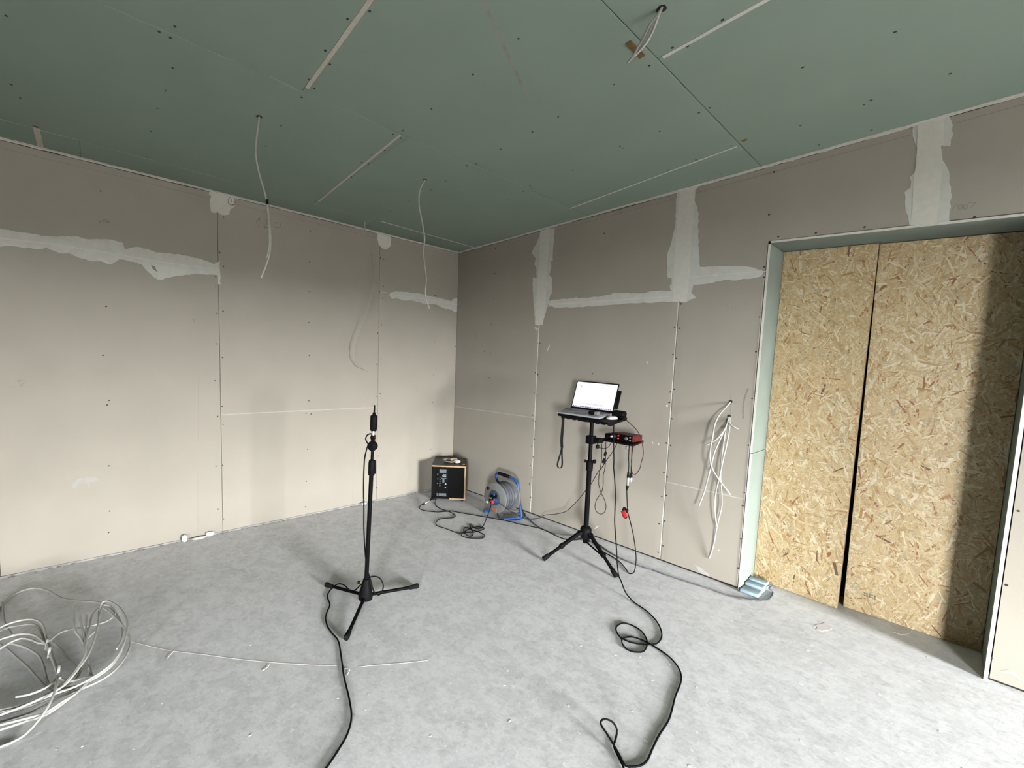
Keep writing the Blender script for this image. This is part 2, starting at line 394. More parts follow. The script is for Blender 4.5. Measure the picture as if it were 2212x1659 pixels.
# perimeter strips where walls meet ceiling, slightly uneven
def ragged(frame, u0, u1, w0, w1, t, seed, amp=0.002, step=0.05):
    rnd = random.Random(seed); n = int(abs(u1-u0)/step)
    a = [(u0+(u1-u0)*i/n, w0+rnd.uniform(-amp, amp)) for i in range(n+1)]
    b = [(u0+(u1-u0)*i/n, w1+rnd.uniform(-amp, amp)) for i in range(n+1)]
    m = MB()
    for i in range(n):
        q = [a[i], a[i+1], b[i+1], b[i]]
        lo = [frame(*p, -0.001) for p in q]; hi = [frame(*p, t) for p in q]
        m.add(lo+hi, [(0, 1, 2, 3), (4, 5, 6, 7), (0, 1, 5, 4), (1, 2, 6, 5), (2, 3, 7, 6), (3, 0, 4, 7)])
    return m
ma = ragged(lambda u, w, t: (t, -u, w), 0, -YM, H-0.011, H, 0.003, 3); mb_ = ragged(lambda u, w, t: (w, -u, H-t), 0.0, -YM, 0, 0.013, 0.003, 4)
b = len(ma.v); ma.v += mb_.v; ma.f += [tuple(i+b for i in f) for f in mb_.f]; ma.m += mb_.m
struct(ma.build('trim_1', CORE))
ma = ragged(lambda u, w, t: (u, -t, w), 0.004, XM, H-0.011, H, 0.003, 5); mb_ = ragged(lambda u, w, t: (u, -w, H-t), 0.004, XM, 0, 0.013, 0.003, 6)
b = len(ma.v); ma.v += mb_.v; ma.f += [tuple(i+b for i in f) for f in mb_.f]; ma.m += mb_.m
struct(ma.build('trim_2', CORE))
o = ragged(lambda u, w, t: (t, -u, w), 0.0, -YM, 0, 0.013, 0.005, 8, 0.002, 0.04).build('mortar_bed', noisy('grey_mortar_bed', (0.44, 0.43, 0.40), 0.95, 0.3, 14, 0.4, 80), wall_left)
# gypsum-filled cut joints on the ceiling
def cstrip(px0, px1, width, mat=CORE_B, seed=1, name='filled_joint', t=0.0016):
    p, q = ce(*px0), ce(*px1); d = (q-p)[:2]; L = np.linalg.norm(d); d /= L; nn = np.array([-d[1], d[0]])
    fr = lambda u, w, tt: (p[0]+d[0]*u+nn[0]*w, p[1]+d[1]*u+nn[1]*w, H-tt)
    return ragged(fr, 0, L, -width/2, width/2, t, seed, width*0.05, 0.04).build(name, mat, ceiling)
cstrip((663, 190), (840, -55), 0.018, seed=11)
cstrip((864, 292), (688, 435), 0.014, seed=12)
cstrip((1432, 124), (1720, -36), 0.017, CORE, seed=13)
cstrip((1592, 316), (1232, 450), 0.012, CORE, seed=14)
cstrip((823, 478), (1033, 537), 0.010, CORE, seed=15)
cstrip((1138, 207), (1028, -30), 0.012, noisy('scuffed_paper', (0.42, 0.42, 0.36), 0.9, 0.15, 20), seed=16, name='scraped_line', t=0.0008)
cstrip((78, 276), (88, 318), 0.028, CORE_B, seed=17)
cstrip((645, 188), (664, 191), 0.02, CORE, seed=18)

# ---- filler patches and joint tape on the walls
def patch(px, plane, parent, mat=FILLER, name='filler_patch', t=0.0012, wob=0.004, sub=3, seed=1):
    rnd = random.Random(seed); P = [plane(*p) for p in px]; out = []
    for i, p in enumerate(P):
        q = P[(i+1) % len(P)]
        L = np.linalg.norm(q-p); k = max(1, min(6, int(L/0.02)))
        for j in range(k):
            c = p+(q-p)*j/k
            if j and wob: c = c+np.array([rnd.uniform(-wob, wob) for _ in range(3)])
            out.append(c)
    nrm = (1, 0, 0) if plane is wa else (0, -1, 0); ax = 0 if plane is wa else 1
    for c in out: c[ax] = 0.0; c[2] = min(c[2], H-0.008)
    for c in out:
        if plane is wa: c[1] = min(c[1], -0.003)
        else: c[0] = max(c[0], 0.003)
    return MB().prism(out, nrm, -0.002, t).build(name, mat, parent)
pa1 = patch(zm(0, 400, 2.989, [(-115, 268), (0, 283), (60, 290), (180, 310), (300, 328), (400, 330), (500, 330), (570, 350), (650, 350), (720, 352), (790, 372), (808, 415), (840, 405), (880, 398), (950, 412), (1010, 435), (1100, 440), (1200, 455), (1300, 478), (1380, 510), (1420, 490), (1424, 640), (1408, 640), (1405, 580), (1360, 577), (1280, 570), (1200, 578), (1120, 590), (1025, 613), (990, 592), (940, 545), (915, 512), (840, 492), (770, 478), (720, 510), (640, 490), (600, 492), (520, 472), (450, 440), (390, 440), (300, 405), (220, 412), (120, 398), (70, 392), (0, 398), (-115, 398)]), wa, wall_left, seed=1)
patch(zm(0, 400, 2.989, [(-115, 329), (0, 338), (300, 372), (700, 432), (1000, 487), (1370, 538), (1370, 543), (1000, 493), (700, 439), (300, 380), (0, 347), (-115, 338)]), wa, wall_left, TAPE, 'joint_ridge', 0.003, 0, seed=2)
patch(zm(0, 400, 2.989, [(975, 515), (1000, 525), (1010, 548), (1022, 560), (1005, 555), (985, 540)]), wa, wall_left, PENCIL_F, 'bare_spot', 0.0016, 0.002, seed=3)
patch(zm(380, 380, 5.53, [(398, 160), (395, 220), (420, 240), (405, 340), (415, 420), (450, 445), (500, 435), (545, 468), (640, 462), (650, 400), (700, 370), (715, 245), (700, 230)]), wa, wall_left, TAPE, seed=4)
patch(zm(700, 400, 3.607, [(413, 373), (415, 420), (425, 465), (450, 490), (475, 502), (500, 490), (520, 475), (522, 410), (510, 395)]), wa, wall_left, TAPE, seed=5)
patch(zm(700, 400, 3.607, [(508, 860), (520, 835), (570, 828), (660, 835), (760, 848), (850, 870), (940, 890), (990, 905), (1005, 885), (1053, 880), (1050, 990), (1020, 990), (990, 968), (940, 962), (890, 935), (830, 925), (760, 918), (690, 900), (620, 898), (560, 880), (530, 885)]), wa, wall_left, seed=6)
patch(zm(700, 400, 3.607, [(510, 848), (700, 872), (1050, 930), (1050, 937), (700, 879), (510, 854)]), wa, wall_left, TAPE, 'joint_ridge', 0.0026, 0, seed=7)
# right wall
patch(zm(700, 400, 3.607, [(1685, 365), (1680, 400), (1618, 525), (1650, 570), (1640, 620), (1655, 650), (1655, 725), (1625, 720), (1628, 830), (1640, 1000), (1645, 1090), (1680, 1092), (1700, 1085), (1720, 1020), (1740, 950), (1755, 880), (1775, 840), (1777, 725), (1755, 700), (1770, 640), (1768, 590), (1783, 585), (1785, 470), (1797, 335), (1760, 340)]), wb, wall_right, seed=8)
patch(zm(700, 400, 3.607, [(1688, 358), (1757, 336), (1750, 500), (1735, 700), (1725, 900), (1705, 1085), (1650, 1090), (1655, 900), (1670, 700), (1680, 500)]), wb, wall_right, TAPE, 'joint_tape', 0.0026, 0.0015, seed=9)
patch(zm(700, 400, 3.607, [(1640, 1105), (1660, 1112), (1680, 1110), (1675, 1125), (1655, 1130), (1645, 1120)]), wb, wall_right, FILLER, seed=10)
patch([(1183, 652), (1195, 648), (1230, 645), (1245, 642), (1250, 645), (1300, 640), (1330, 632), (1380, 634), (1415, 629), (1455, 628), (1455, 651), (1420, 653), (1360, 655), (1300, 660), (1240, 664), (1200, 665), (1186, 660)], wb, wall_right, seed=11)
patch([(1185, 656.5), (1320, 648), (1452, 639), (1452, 641), (1320, 650.5), (1185, 659)], wb, wall_right, TAPE, 'joint_ridge', 0.0026, 0, seed=12)
patch(zm(1380, 300, 3.319, [(300, 355), (275, 367), (268, 480), (262, 600), (245, 690), (228, 760), (205, 830), (205, 920), (207, 995), (235, 1000), (235, 1040), (222, 1050), (225, 1080), (240, 1090), (240, 1168), (265, 1172), (290, 1165), (330, 1175), (350, 1165), (410, 1140), (375, 1100), (390, 1050), (480, 1040), (560, 1022), (640, 1008), (700, 1015), (750, 1003), (830, 997), (880, 985), (892, 960), (888, 940), (830, 925), (760, 912), (640, 912), (530, 915), (440, 918), (430, 780), (425, 640), (430, 540), (420, 490), (400, 440), (405, 370), (425, 345), (424, 325), (410, 325)]), wb, wall_right, seed=13)
patch(zm(1380, 300, 3.319, [(303, 354), (408, 322), (398, 440), (385, 700), (365, 1000), (345, 1160), (325, 1172), (290, 1165), (262, 1172), (242, 1160), (255, 900), (272, 650), (290, 450)]), wb, wall_right, TAPE, 'joint_tape', 0.0026, 0.0015, seed=14)
patch(zm(1380, 300, 3.319, [(310, 993), (600, 968), (925, 944), (925, 949), (600, 975), (310, 1000)]), wb, wall_right, CORE, 'joint_ridge', 0.0034, 0, seed=15)
patch(zm(1280, 0, 2.3734, [(1660, 620), (1645, 640), (1640, 700), (1655, 740), (1665, 760), (1660, 840), (1650, 885), (1625, 910), (1630, 960), (1600, 985), (1603, 1060), (1625, 1155), (1690, 1150), (1770, 1148), (1830, 1140), (1838, 1060), (1838, 960), (1828, 880), (1795, 820), (1785, 745), (1835, 750), (1850, 690), (1840, 620), (1830, 577), (1800, 585)]), wb, wall_right, seed=16)
patch(zm(1280, 0, 2.3734, [(1670, 618), (1805, 583), (1800, 740), (1785, 750), (1793, 830), (1780, 1000), (1765, 1150), (1632, 1155), (1645, 950), (1662, 780)]), wb, wall_right, TAPE, 'joint_tape', 0.0028, 0.0015, seed=17)
# thin smears
patch(zm(1480, 820, 3.317, [(65, 1325), (110, 1345), (180, 1400), (160, 1408), (100, 1375)]), wb, wall_right, noisy('plaster_wipe', (0.66, 0.64, 0.58), 0.9, 0.08, 30), 'plaster_smear', 0.0006, 0.004, seed=18)
patch(zm(1480, 820, 3.317, [(235, 1215), (248, 1222), (240, 1232)]), wb, wall_right, FILLER, 'plaster_smear', 0.0006, 0.0, seed=19)
patch(zm(1120, 1000, 5.925, [(965, 855), (985, 825), (1025, 800), (1020, 815), (995, 835)]), wb, wall_right, TAPE, 'plaster_smear', 0.0006, 0.002, seed=20)
patch(zm(1140, 780, 6.91, [(1765, 0), (1785, 5), (1805, 45), (1795, 45)]), wb, wall_right, FILLER, 'plaster_smear', 0.0006, 0.0, seed=21)
patch(zm(1140, 780, 6.91, [(2065, 655), (2090, 650), (2092, 680), (2070, 685)]), wb, wall_right, TAPE, 'plaster_smear', 0.0006, 0.001, seed=22)
patch(zm(1140, 780, 6.91, [(1855, 1210), (1872, 1210), (1870, 1232), (1856, 1230)]), wb, wall_right, TAPE, 'plaster_smear', 0.0006, 0.001, seed=23)
patch(zm(1140, 780, 6.91, [(1950, 1225), (1965, 1228), (1960, 1252), (1948, 1250)]), wb, wall_right, TAPE, 'plaster_smear', 0.0006, 0.001, seed=24)
patch(zm(700, 400, 3.607, [(1755, 1240), (1758, 1250), (1742, 1290), (1738, 1285)]), wb, wall_right, FILLER, 'plaster_smear', 0.0006, 0.001, seed=25)
SMEAR = noisy('thin_plaster_haze', (0.555, 0.535, 0.485), 0.9, 0.05, 30)
patch(zm(0, 1000, 4.424, [(700, 190), (750, 150), (840, 130), (920, 140), (950, 165), (900, 180), (850, 185), (870, 240), (850, 230), (820, 190), (760, 200), (710, 245), (692, 235)]), wa, wall_left, SMEAR, 'plaster_smear', 0.0005, 0.006, seed=26)
patch(zm(1980, 1200, 5.184, [(940, 1290), (1040, 1275), (1120, 1320), (1190, 1400), (1150, 1395), (1070, 1330), (960, 1310)]), wb, wall_right, SMEAR, 'plaster_smear', 0.0005, 0.004, seed=27)

# ---- screw heads: dark dots, too small to pick apart
def screws(groups, kind, parent, seed):
    m = MB(); rnd = random.Random(seed)
    for ox, oy, s, pts in groups:
        for x, y in pts:
            px, py = ox+x/s, oy+y/s; r = rnd.uniform(0.0043, 0.0058)
            if kind == 'a': p = wa(px, py); m.lathe(p, (1, 0, 0), [(-0.001, r), (0.0008, r), (0.001, r*0.6)], 8)
            elif kind == 'b': p = wb(px, py); m.lathe(p, (0, -1, 0), [(-0.001, r), (0.0008, r), (0.001, r*0.6)], 8)
            else: p = ce(px, py); m.lathe(p, (0, 0, -1), [(-0.001, r), (0.0008, r), (0.001, r*0.6)], 8)
    o = m.build('screw_heads', SCREW, parent); o['kind'] = 'stuff'
screws([(0, 400, 2.989, [(650, 38), (685, 783), (665, 1098), (704, 1390), (692, 1419), (1443, 207), (1418, 434), (1442, 525), (1393, 591), (1398, 828), (1440, 813), (1400, 1024), (1437, 1113), (1388, 1262), (1434, 1428), (1405, 1493), (1440, 1545), (2003, 295), (2000, 496), (1997, 686), (1994, 886), (1996, 1100), (1994, 1392), (1975, 1474), (2009, 1478)]),
        (0, 1000, 4.424, [(1040, 28), (1047, 460), (1037, 666), (2065, 30), (2128, 22), (2085, 441), (2136, 535)]),
        (440, 960, 4.424, [(137, 619), (190, 712), (992, 48), (982, 354), (973, 596), (1668, 112), (1654, 411), (2170, 47)]),
        (700, 400, 3.607, [(440, 567), (465, 577), (463, 787), (435, 830), (455, 881), (449, 1088), (418, 1153), (443, 1362), (410, 1395), (437, 1625), (408, 1645), (889, 588), (866, 860), (866, 942), (859, 1222), (855, 1478), (1037, 1087), (1025, 1255), (1019, 1408), (1012, 1573)]),
        (660, 850, 7.9, [(1258, 562), (1240, 1070), (1215, 1603), (2170, 150), (2158, 555), (2137, 953), (55, 125), (95, 350), (8, 340)])], 'a', wall_left, 1)
screws([(700, 400, 3.607, [(1335, 495), (1330, 688), (1317, 883), (1305, 1083), (1288, 1500), (1250, 1297), (1295, 1312), (1663, 1230), (1682, 1230), (1647, 1460), (1663, 1475), (1637, 1618), (1660, 1640), (1775, 510)]),
        (1140, 780, 6.91, [(970, 188), (113, 173), (149, 203), (95, 476), (141, 519), (70, 813), (83, 887), (110, 900), (98, 1165), (60, 1270), (80, 1432), (40, 1560), (2187, 421), (2129, 462), (2112, 620), (2154, 861), (2072, 1226), (2133, 1261)]),
        (1120, 1000, 5.925, [(172, 185), (142, 268), (157, 437), (125, 523)]),
        (1380, 300, 3.319, [(968, 238), (934, 543), (1000, 701), (1270, 673), (898, 918), (896, 993), (867, 1278), (840, 1526), (300, 1183), (255, 1350), (293, 1358), (245, 1545), (269, 1572)]),
        (1400, 560, 2.44, [(117, 700), (137, 685), (111, 755), (125, 841), (96, 969), (118, 981), (83, 1125), (101, 1147), (72, 1251), (96, 1245), (58, 1395), (88, 1380), (53, 1545), (78, 1511)]),
        (1480, 820, 3.317, [(480, 135), (453, 470), (425, 810), (413, 904), (399, 1141), (380, 1350)]),
        (1580, 980, 3.19, [(1977, 395), (1895, 905), (1790, 1407)]),
        (1280, 0, 2.3734, [(905, 1100), (60, 1197), (1395, 1164), (1958, 1113), (2185, 1103)])], 'b', wall_right, 2)
screws([(0, 0, 2.989, [(40, 102), (1027, 205), (1130, 171), (1100, 244), (1115, 439), (1071, 585), (1016, 699), (73, 546), (130, 633), (973, 848), (950, 1014), (1815, 812), (1716, 943), (2100, 327), (2130, 415), (1994, 512), (2030, 572), (1947, 628)]),
        (640, 0, 2.989, [(331, 122), (474, 72), (187, 326), (1435, 249), (1140, 481), (873, 703), (1691, 754), (2053, 544), (1524, 851), (1320, 963), (690, 843), (625, 868), (676, 893), (571, 971), (484, 1000), (422, 1048), (467, 1058), (340, 1112), (357, 1143), (1100, 1070), (1162, 1058), (964, 1168), (867, 1225), (1786, 1100), (2090, 945), (2108, 956), (1510, 1201), (1522, 1217), (1467, 1237), (1362, 1289), (731, 1297), (607, 1364)]),
        (1280, 0, 2.3734, [(1552, 163), (1077, 345), (666, 102), (409, 244), (488, 237), (292, 336), (602, 553), (545, 578), (345, 673), (1833, 378), (1428, 513), (1392, 537), (1067, 643), (1430, 667), (1160, 743), (710, 747), (530, 820), (388, 872), (245, 937), (655, 892), (488, 943)])], 'c', ceiling, 3)

# ---- pencil marks
def stroke(pts, plane, parent, wdt=0.0022, mat=PENCIL_F, name='pencil_mark', closed=False, t=0.0016, lim=None):
    lists = pts if isinstance(pts[0], list) else [pts]
    m = MB(); ax = 0 if plane is wa else 1
    for L in lists:
        P = [plane(*p) for p in L]
        if closed: P.append(P[0])
        P = cat(P, 0.008) if len(P) > 2 else P
        P = [np.array(p) for p in P]
        for p in P: p[ax] = t*0.5 if ax == 0 else -t*0.5
        m.tube(P, wdt/2, 6, flat=1.0)
    lim = lim or 0.0005
    m.v = [tuple((max(-0.001, min(c, lim)) if ax == 0 else min(0.001, max(c, -lim))) if i == ax else c for i, c in enumerate(v)) for v in m.v]
    return m.build(name, mat, parent)
def ell(cx, cy, rx, ry, n=14, ph=0.0): return [(cx+rx*math.cos(ph+2*math.pi*i/n), cy+ry*math.sin(ph+2*math.pi*i/n)) for i in range(n+1)]
m = MB(); m.box((0, YM, 2.5975), (0.0006, -0.004, 2.5995)); m.build('pencil_line', PENCIL_F, wall_left)
m = MB(); m.box((0.004, -0.0006, 2.6065), (XM, 0, 2.6085)); m.build('pencil_line', PENCIL_F, wall_right)
z8 = lambda p: zm(380, 380, 5.53, p)
stroke([z8(ell(665, 300, 42, 50)), z8([(660, 272), (661, 290), (663, 318)]), z8([(620, 318), (660, 350), (705, 345)])], wa, wall_left, 0.004, PENCIL, 'circled_one', t=0.003, lim=0.0018)
stroke([z8([(955, 562), (980, 530), (1002, 502)]), z8([(1002, 502), (992, 555), (982, 608)])], wa, wall_left, 0.0026, PENCIL, 'digit_one')
stroke([z8([(1110, 535), (1085, 525), (1078, 550), (1105, 575), (1115, 600), (1085, 620), (1055, 610), (1075, 585), (1110, 560), (1112, 535)]), z8([(1060, 620), (1110, 620)])], wa, wall_left, 0.0026, PENCIL, 'digit_eight')
stroke(z8(ell(1210, 588, 42, 32)), wa, wall_left, 0.0026, PENCIL, 'digit_zero')
stroke([z8(ell(1515, 505, 42, 45)), z8([(1512, 480), (1516, 530)])], wa, wall_left, 0.002, PENCIL_F, 'circled_mark')
stroke([zm(0, 800, 3.77, [(145, 80), (200, 85)]), zm(0, 800, 3.77, [(200, 85), (178, 130)]), zm(0, 800, 3.77, [(178, 130), (145, 80)]), zm(0, 800, 3.77, [(88, 133), (270, 133)])], wa, wall_left, 0.0022, PENCIL_F, 'level_mark')
stroke(zm(0, 400, 2.989, [(640, 240), (680, 225), (710, 240), (690, 238), (660, 246)]), wa, wall_left, 0.006, PENCIL_F)
stroke(zm(0, 400, 2.989, [(1390, 645), (1392, 670)]), wa, wall_left, 0.003, PENCIL_F)
stroke(zm(0, 400, 2.989, [(1240, 868), (1258, 866), (1245, 880), (1262, 885)]), wa, wall_left, 0.0025, PENCIL_F)
stroke([zm(0, 400, 2.989, [(1281, 1250), (1280, 1655)])], wa, wall_left, 0.0014, PENCIL_F)
stroke([zm(440, 960, 4.424, [(1437, 0), (1420, 580)])], wa, wall_left, 0.0014, PENCIL_F)
stroke([zm(0, 1000, 4.424, [(1890, 80), (1892, 690)])], wa, wall_left, 0.0014, PENCIL_F)
zb = lambda p: zm(1280, 0, 2.3734, p)
stroke([zb([(1845, 1075), (1865, 1045)]), zb(ell(1885, 1062, 10, 14)), zb(ell(1912, 1060, 9, 14)), zb([(1928, 1040), (1965, 1038)]), zb([(1965, 1038), (1935, 1070)])], wb, wall_right, 0.003, PENCIL_F, 'pencil_number')
z6 = lambda p: zm(1380, 300, 3.319, p)
stroke([z6([(612, 1190), (640, 1185), (625, 1205), (645, 1220), (612, 1240)]), z6([(680, 1180), (665, 1215), (700, 1212)]), z6([(695, 1190), (693, 1230)]), z6([(720, 1170), (745, 1170), (730, 1190), (748, 1205), (722, 1218)]), z6([(785, 1155), (760, 1160), (765, 1178), (785, 1180), (770, 1200)])], wb, wall_right, 0.0016, FAINT, 'pencil_number')
stroke(zm(1480, 820, 3.317, [(452, 62), (430, 120), (416, 190), (415, 280)]), wb, wall_right, 0.009, PENCIL_F, 'rub_mark', t=0.001)
stroke([zm(1480, 820, 3.317, [(328, 95), (322, 260)])], wb, wall_right, 0.0018, PENCIL_F)
stroke([zm(1480, 820, 3.317, [(345, 163), (370, 165)])], wb, wall_right, 0.0018, PENCIL_F)
for c in ((1185, 1180, 6, 22), (1190, 1290, 4, 14), (1173, 1440, 5, 12), (1175, 1600, 3, 40)):
    stroke(zm(700, 400, 3.607, [(c[0]-c[2], c[1]-c[3]), (c[0]+c[2], c[1]), (c[0]-c[2]/2, c[1]+c[3])]), wb, wall_right, 0.004, PENCIL_F, 'scuff')

# ---- door opening: lining boards with pale cut edges
trim3 = struct(thing('trim_3', (DL, 0, 0)))
LT = 0.0125; YB = 0.44
m = MB(); m.box((DL-LT, -0.004, 0.90), (DL, YB, DZL-0.004)); m.add([(DL-LT, -0.0045, 0.90), (DL, -0.0045, 0.90), (DL, -0.0045, DZL-0.004), (DL-LT, -0.0045, DZL-0.004)], [(0, 1, 2, 3)], 1); m.build('lining_board', [LINING, CORE], trim3)
m = MB(); m.box((DL-LT, -0.004, 0.0), (DL, YB, 0.897)); m.add([(DL-LT, -0.0045, 0), (DL, -0.0045, 0), (DL, -0.0045, 0.897), (DL-LT, -0.0045, 0.897)], [(0, 1, 2, 3)], 1); m.build('lining_board', [LINING, CORE], trim3)
m = MB(); m.box((DR, -0.006, 0.0), (DR+LT, YB, DZR)); m.add([(DR, -0.0065, 0), (DR+LT, -0.0065, 0), (DR+LT, -0.0065, DZR), (DR, -0.0065, DZR)], [(0, 1, 2, 3)], 1); m.build('lining_board', [LINING, CORE], trim3)
m = MB(); q = [(DL-0.002, DZL), (DR+LT, DZR), (DR+LT, DZR+LT), (DL-0.002, DZL+LT)]
m.prism([(x, 0, z) for x, z in q], (0, -1, 0), -YB, 0.004); m.add([(x, -0.0045, z) for x, z in q], [(0, 1, 2, 3)], 1); m.build('lining_board', [LINING, CORE], trim3)

# ---- OSB sheets standing in the opening
def osb(name, corners, thick, label, nst, seed):
    # corners: bottom-left, bottom-right, top-right, top-left of the front face
    BL, BR_, TR, TL = [Vector(c) for c in corners]
    base = (BL+BR_)/2; t = thing(name, base, label, 'board', 'chipboard sheets closing the doorway')
    nrm = (BR_-BL).cross(TL-BL).normalized()
    if nrm.y > 0: nrm = -nrm
    MB().prism([BL, BR_, TR, TL], nrm, -thick, 0).build('sheet_core', OSBB, t)
    rs = np.random.RandomState(seed); ex = (BR_-BL).normalized(); ez = nrm.cross(ex)
    if ez.z < 0: ez = -ez
    Wd = (BR_-BL).length; Hd = (TL-BL).length; vs = []; fs = []; val = []
    for i in range(nst):
        cls = rs.rand(); v_ = rs.rand()
        if cls < 0.26: L = rs.uniform(0.05, 0.14); wd = rs.uniform(0.008, 0.026)
        elif cls < 0.68: L = rs.uniform(0.025, 0.09); wd = rs.uniform(0.003, 0.010)
        else:
            L = rs.uniform(0.012, 0.06); wd = rs.uniform(0.0012, 0.0035)
            if rs.rand() < 0.5: v_ = rs.uniform(0.83, 0.985)
        if i > nst*0.6 and cls < 0.26: L *= 0.6; wd *= 0.5
        a = rs.normal(math.pi/2, 0.85); cx = rs.uniform(0, Wd); cz = rs.uniform(0, Hd)
        ca, sa = math.cos(a), math.sin(a); off = 0.00025+0.0003*i/nst; sk = rs.uniform(-0.6, 0.45, 4)
        b0 = len(vs)
        for (s1, s2, k) in ((-1, -1, 0), (1, -1, 1), (1, 1, 2), (-1, 1, 3)):
            u = s1*L/2*(1+sk[k]*0.35); v = s2*wd/2*(1+sk[(k+2) % 4])
            x = min(max(cx+u*ca-v*sa, 0.0), Wd); z = min(max(cz+u*sa+v*ca, 0.0), Hd)
            fx = x/Wd; fz = z/Hd
            P = (BL*(1-fx)+BR_*fx)*(1-fz)+(TL*(1-fx)+TR*fx)*fz+nrm*off
            vs.append(tuple(P-base))
        fs.append((b0, b0+1, b0+2, b0+3)); val.append(v_)
    me = bpy.data.meshes.new('wood_strands'); me.from_pydata(vs, [], fs); me.materials.append(OSBM)
    at_ = me.color_attributes.new('strand', 'FLOAT_COLOR', 'CORNER')
    arr = np.repeat(np.array(val), 4); buf = np.stack([arr, arr, arr, np.ones_like(arr)], 1).ravel(); at_.data.foreach_set('color', buf)
    me.update(); o = bpy.data.objects.new('wood_strands', me); COL.objects.link(o); o.parent = t; o['kind'] = 'stuff'
    return t
e = 0.002
osb('osb_sheet', [(DL+e, 0.262, e), (3.343, 0.228, e), (3.3455, 0.262, dz(3.34)-0.004), (DL+e, 0.275, dz(DL)-0.004)], 0.015, 'narrower chipboard sheet standing forward at the left of the doorway', 11000, 5)
osb('osb_sheet', [(3.361, 0.296, e), (DR-e, 0.300, e), (DR-e, 0.292, dz(DR)-0.004), (3.3480, 0.285, dz(3.34)-0.004)], 0.015, 'wider chipboard sheet with shaded right edge, set back in doorway', 13000, 6)
# the stamp printed low on the wide sheet
m = MB()
for (x0, y0, x1, y1) in ((1866, 1281, 1894, 1291),):
    for k in range(5):
        for j in range(2):
            p = wb(x0+(x1-x0)*(k+.2)/5, y0+(y1-y0)*(k/5)+j*4.5, 0.2925); m.box((p[0]-0.003, 0.2925, p[2]-0.003), (p[0]+0.0035, 0.2935, p[2]+0.0025))
stp = m.build('printed_stamp', PENCIL, bpy.data.objects['osb_sheet.001'])

# ---- floor details
def floor_ribbon(px, wd, mat, name, seed, t=0.0015):
    rnd = random.Random(seed); P = cat([fl(*p) for p in px], 0.02); vs = []; fs = []
    for i, p in enumerate(P):
        q = P[min(i+1, len(P)-1)]-P[max(i-1, 0)]; nn = np.array([-q[1], q[0]])/np.linalg.norm(q[:2])
        w2 = wd/2*rnd.uniform(0.55, 1.2); vs += [(p[0]+nn[0]*w2, p[1]+nn[1]*w2, -0.001), (p[0]+nn[0]*w2*.7, p[1]+nn[1]*w2*.7, t), (p[0]-nn[0]*w2*.7, p[1]-nn[1]*w2*.7, t), (p[0]-nn[0]*w2, p[1]-nn[1]*w2, -0.001)]
        if i:
            b = 4*(i-1); fs += [(b, b+1, b+5, b+4), (b+1, b+2, b+6, b+5), (b+2, b+3, b+7, b+6)]
    return MB().add(vs, fs).build(name, mat, fl_o)
CRACK = noisy('filled_crack_plaster', (1.36, 1.25, 1.19), 0.9, 0.08, 40)
floor_ribbon(zm(200, 1340, 2.765, [(230, 125), (350, 155), (480, 182), (680, 205), (850, 228), (1050, 248), (1250, 262), (1460, 270)]), 0.008, CRACK, 'filled_crack', 1, 0.0005)
floor_ribbon(zm(200, 1340, 2.765, [(1590, 276), (1700, 266), (1850, 254), (2000, 238)]), 0.008, CRACK, 'filled_crack', 2, 0.0005)
floor_ribbon(zm(200, 1340, 2.765, [(1050, 262), (1040, 280), (1010, 300)]), 0.014, CRACK, 'plaster_dab', 3)
floor_ribbon(zm(200, 1340, 2.765, [(1510, 285), (1530, 295), (1515, 330)]), 0.016, CRACK, 'plaster_dab', 4)
floor_ribbon(zm(200, 1340, 2.765, [(480, 185), (455, 210), (440, 232)]), 0.012, CRACK, 'plaster_dab', 5)
rnd = random.Random(21); m = MB(); FLECK = noisy('plaster_fleck', (1.7, 1.68, 1.64), 0.9, 0.05, 40)
known = [(1690, 1497-100), (2003, 1420), (1875, 1325), (1760, 1355), (1790, 1360), (288, 1619), (633, 1535), (812, 1396), (186, 1558), (122, 1619), (730, 1508), (575, 1442), (1410, 1470), (1388, 1476), (1228, 1525), (1330, 1415), (1590, 1600), (1395, 1600), (1490, 1655), (1640, 1320), (1745, 1405), (1888, 1430), (2080, 1660), (1255, 1395), (1900, 1500), (930, 1590), (1730, 1600), (2030, 1580), (1000, 1560), (1090, 1480), (560, 1375), (350, 1520)]
pts_ = [fl(*p) for p in known]
for i in range(70): pts_.append(np.array([rnd.uniform(0.4, 5.0), rnd.uniform(-3.6, -0.25), 0]))
for p in pts_:
    r = rnd.uniform(0.003, 0.008); n = 8; a0 = rnd.random()*6; el = rnd.uniform(0.3, 0.9)
    ring = []
    for k in range(n):
        a = 2*math.pi*k/n; q = r*rnd.uniform(0.6, 1.2); ring.append((p[0]+q*math.cos(a)*math.cos(a0)-q*el*math.sin(a)*math.sin(a0), p[1]+q*math.cos(a)*math.sin(a0)+q*el*math.sin(a)*math.cos(a0), 0))
    m.prism(ring, (0, 0, 1), -0.0005, rnd.uniform(0.0004, 0.001))
o = m.build('plaster_flecks', FLECK, fl_o); o['kind'] = 'stuff'
for i, c in enumerate(((1778, 1355, 24, 11), (1950, 1365, 26, 6))):
    if c[2] > 3:
        poly = [fl(c[0]+c[2]*0.8*math.cos(a)*rnd.uniform(.6, 1.1), c[1]+c[3]*math.sin(a)*rnd.uniform(.6, 1.1)) for a in [k*math.pi/7 for k in range(14)]]
        MB().prism(poly, (0, 0, 1), -0.0005, 0.0009).build('plaster_splash', CRACK, fl_o)

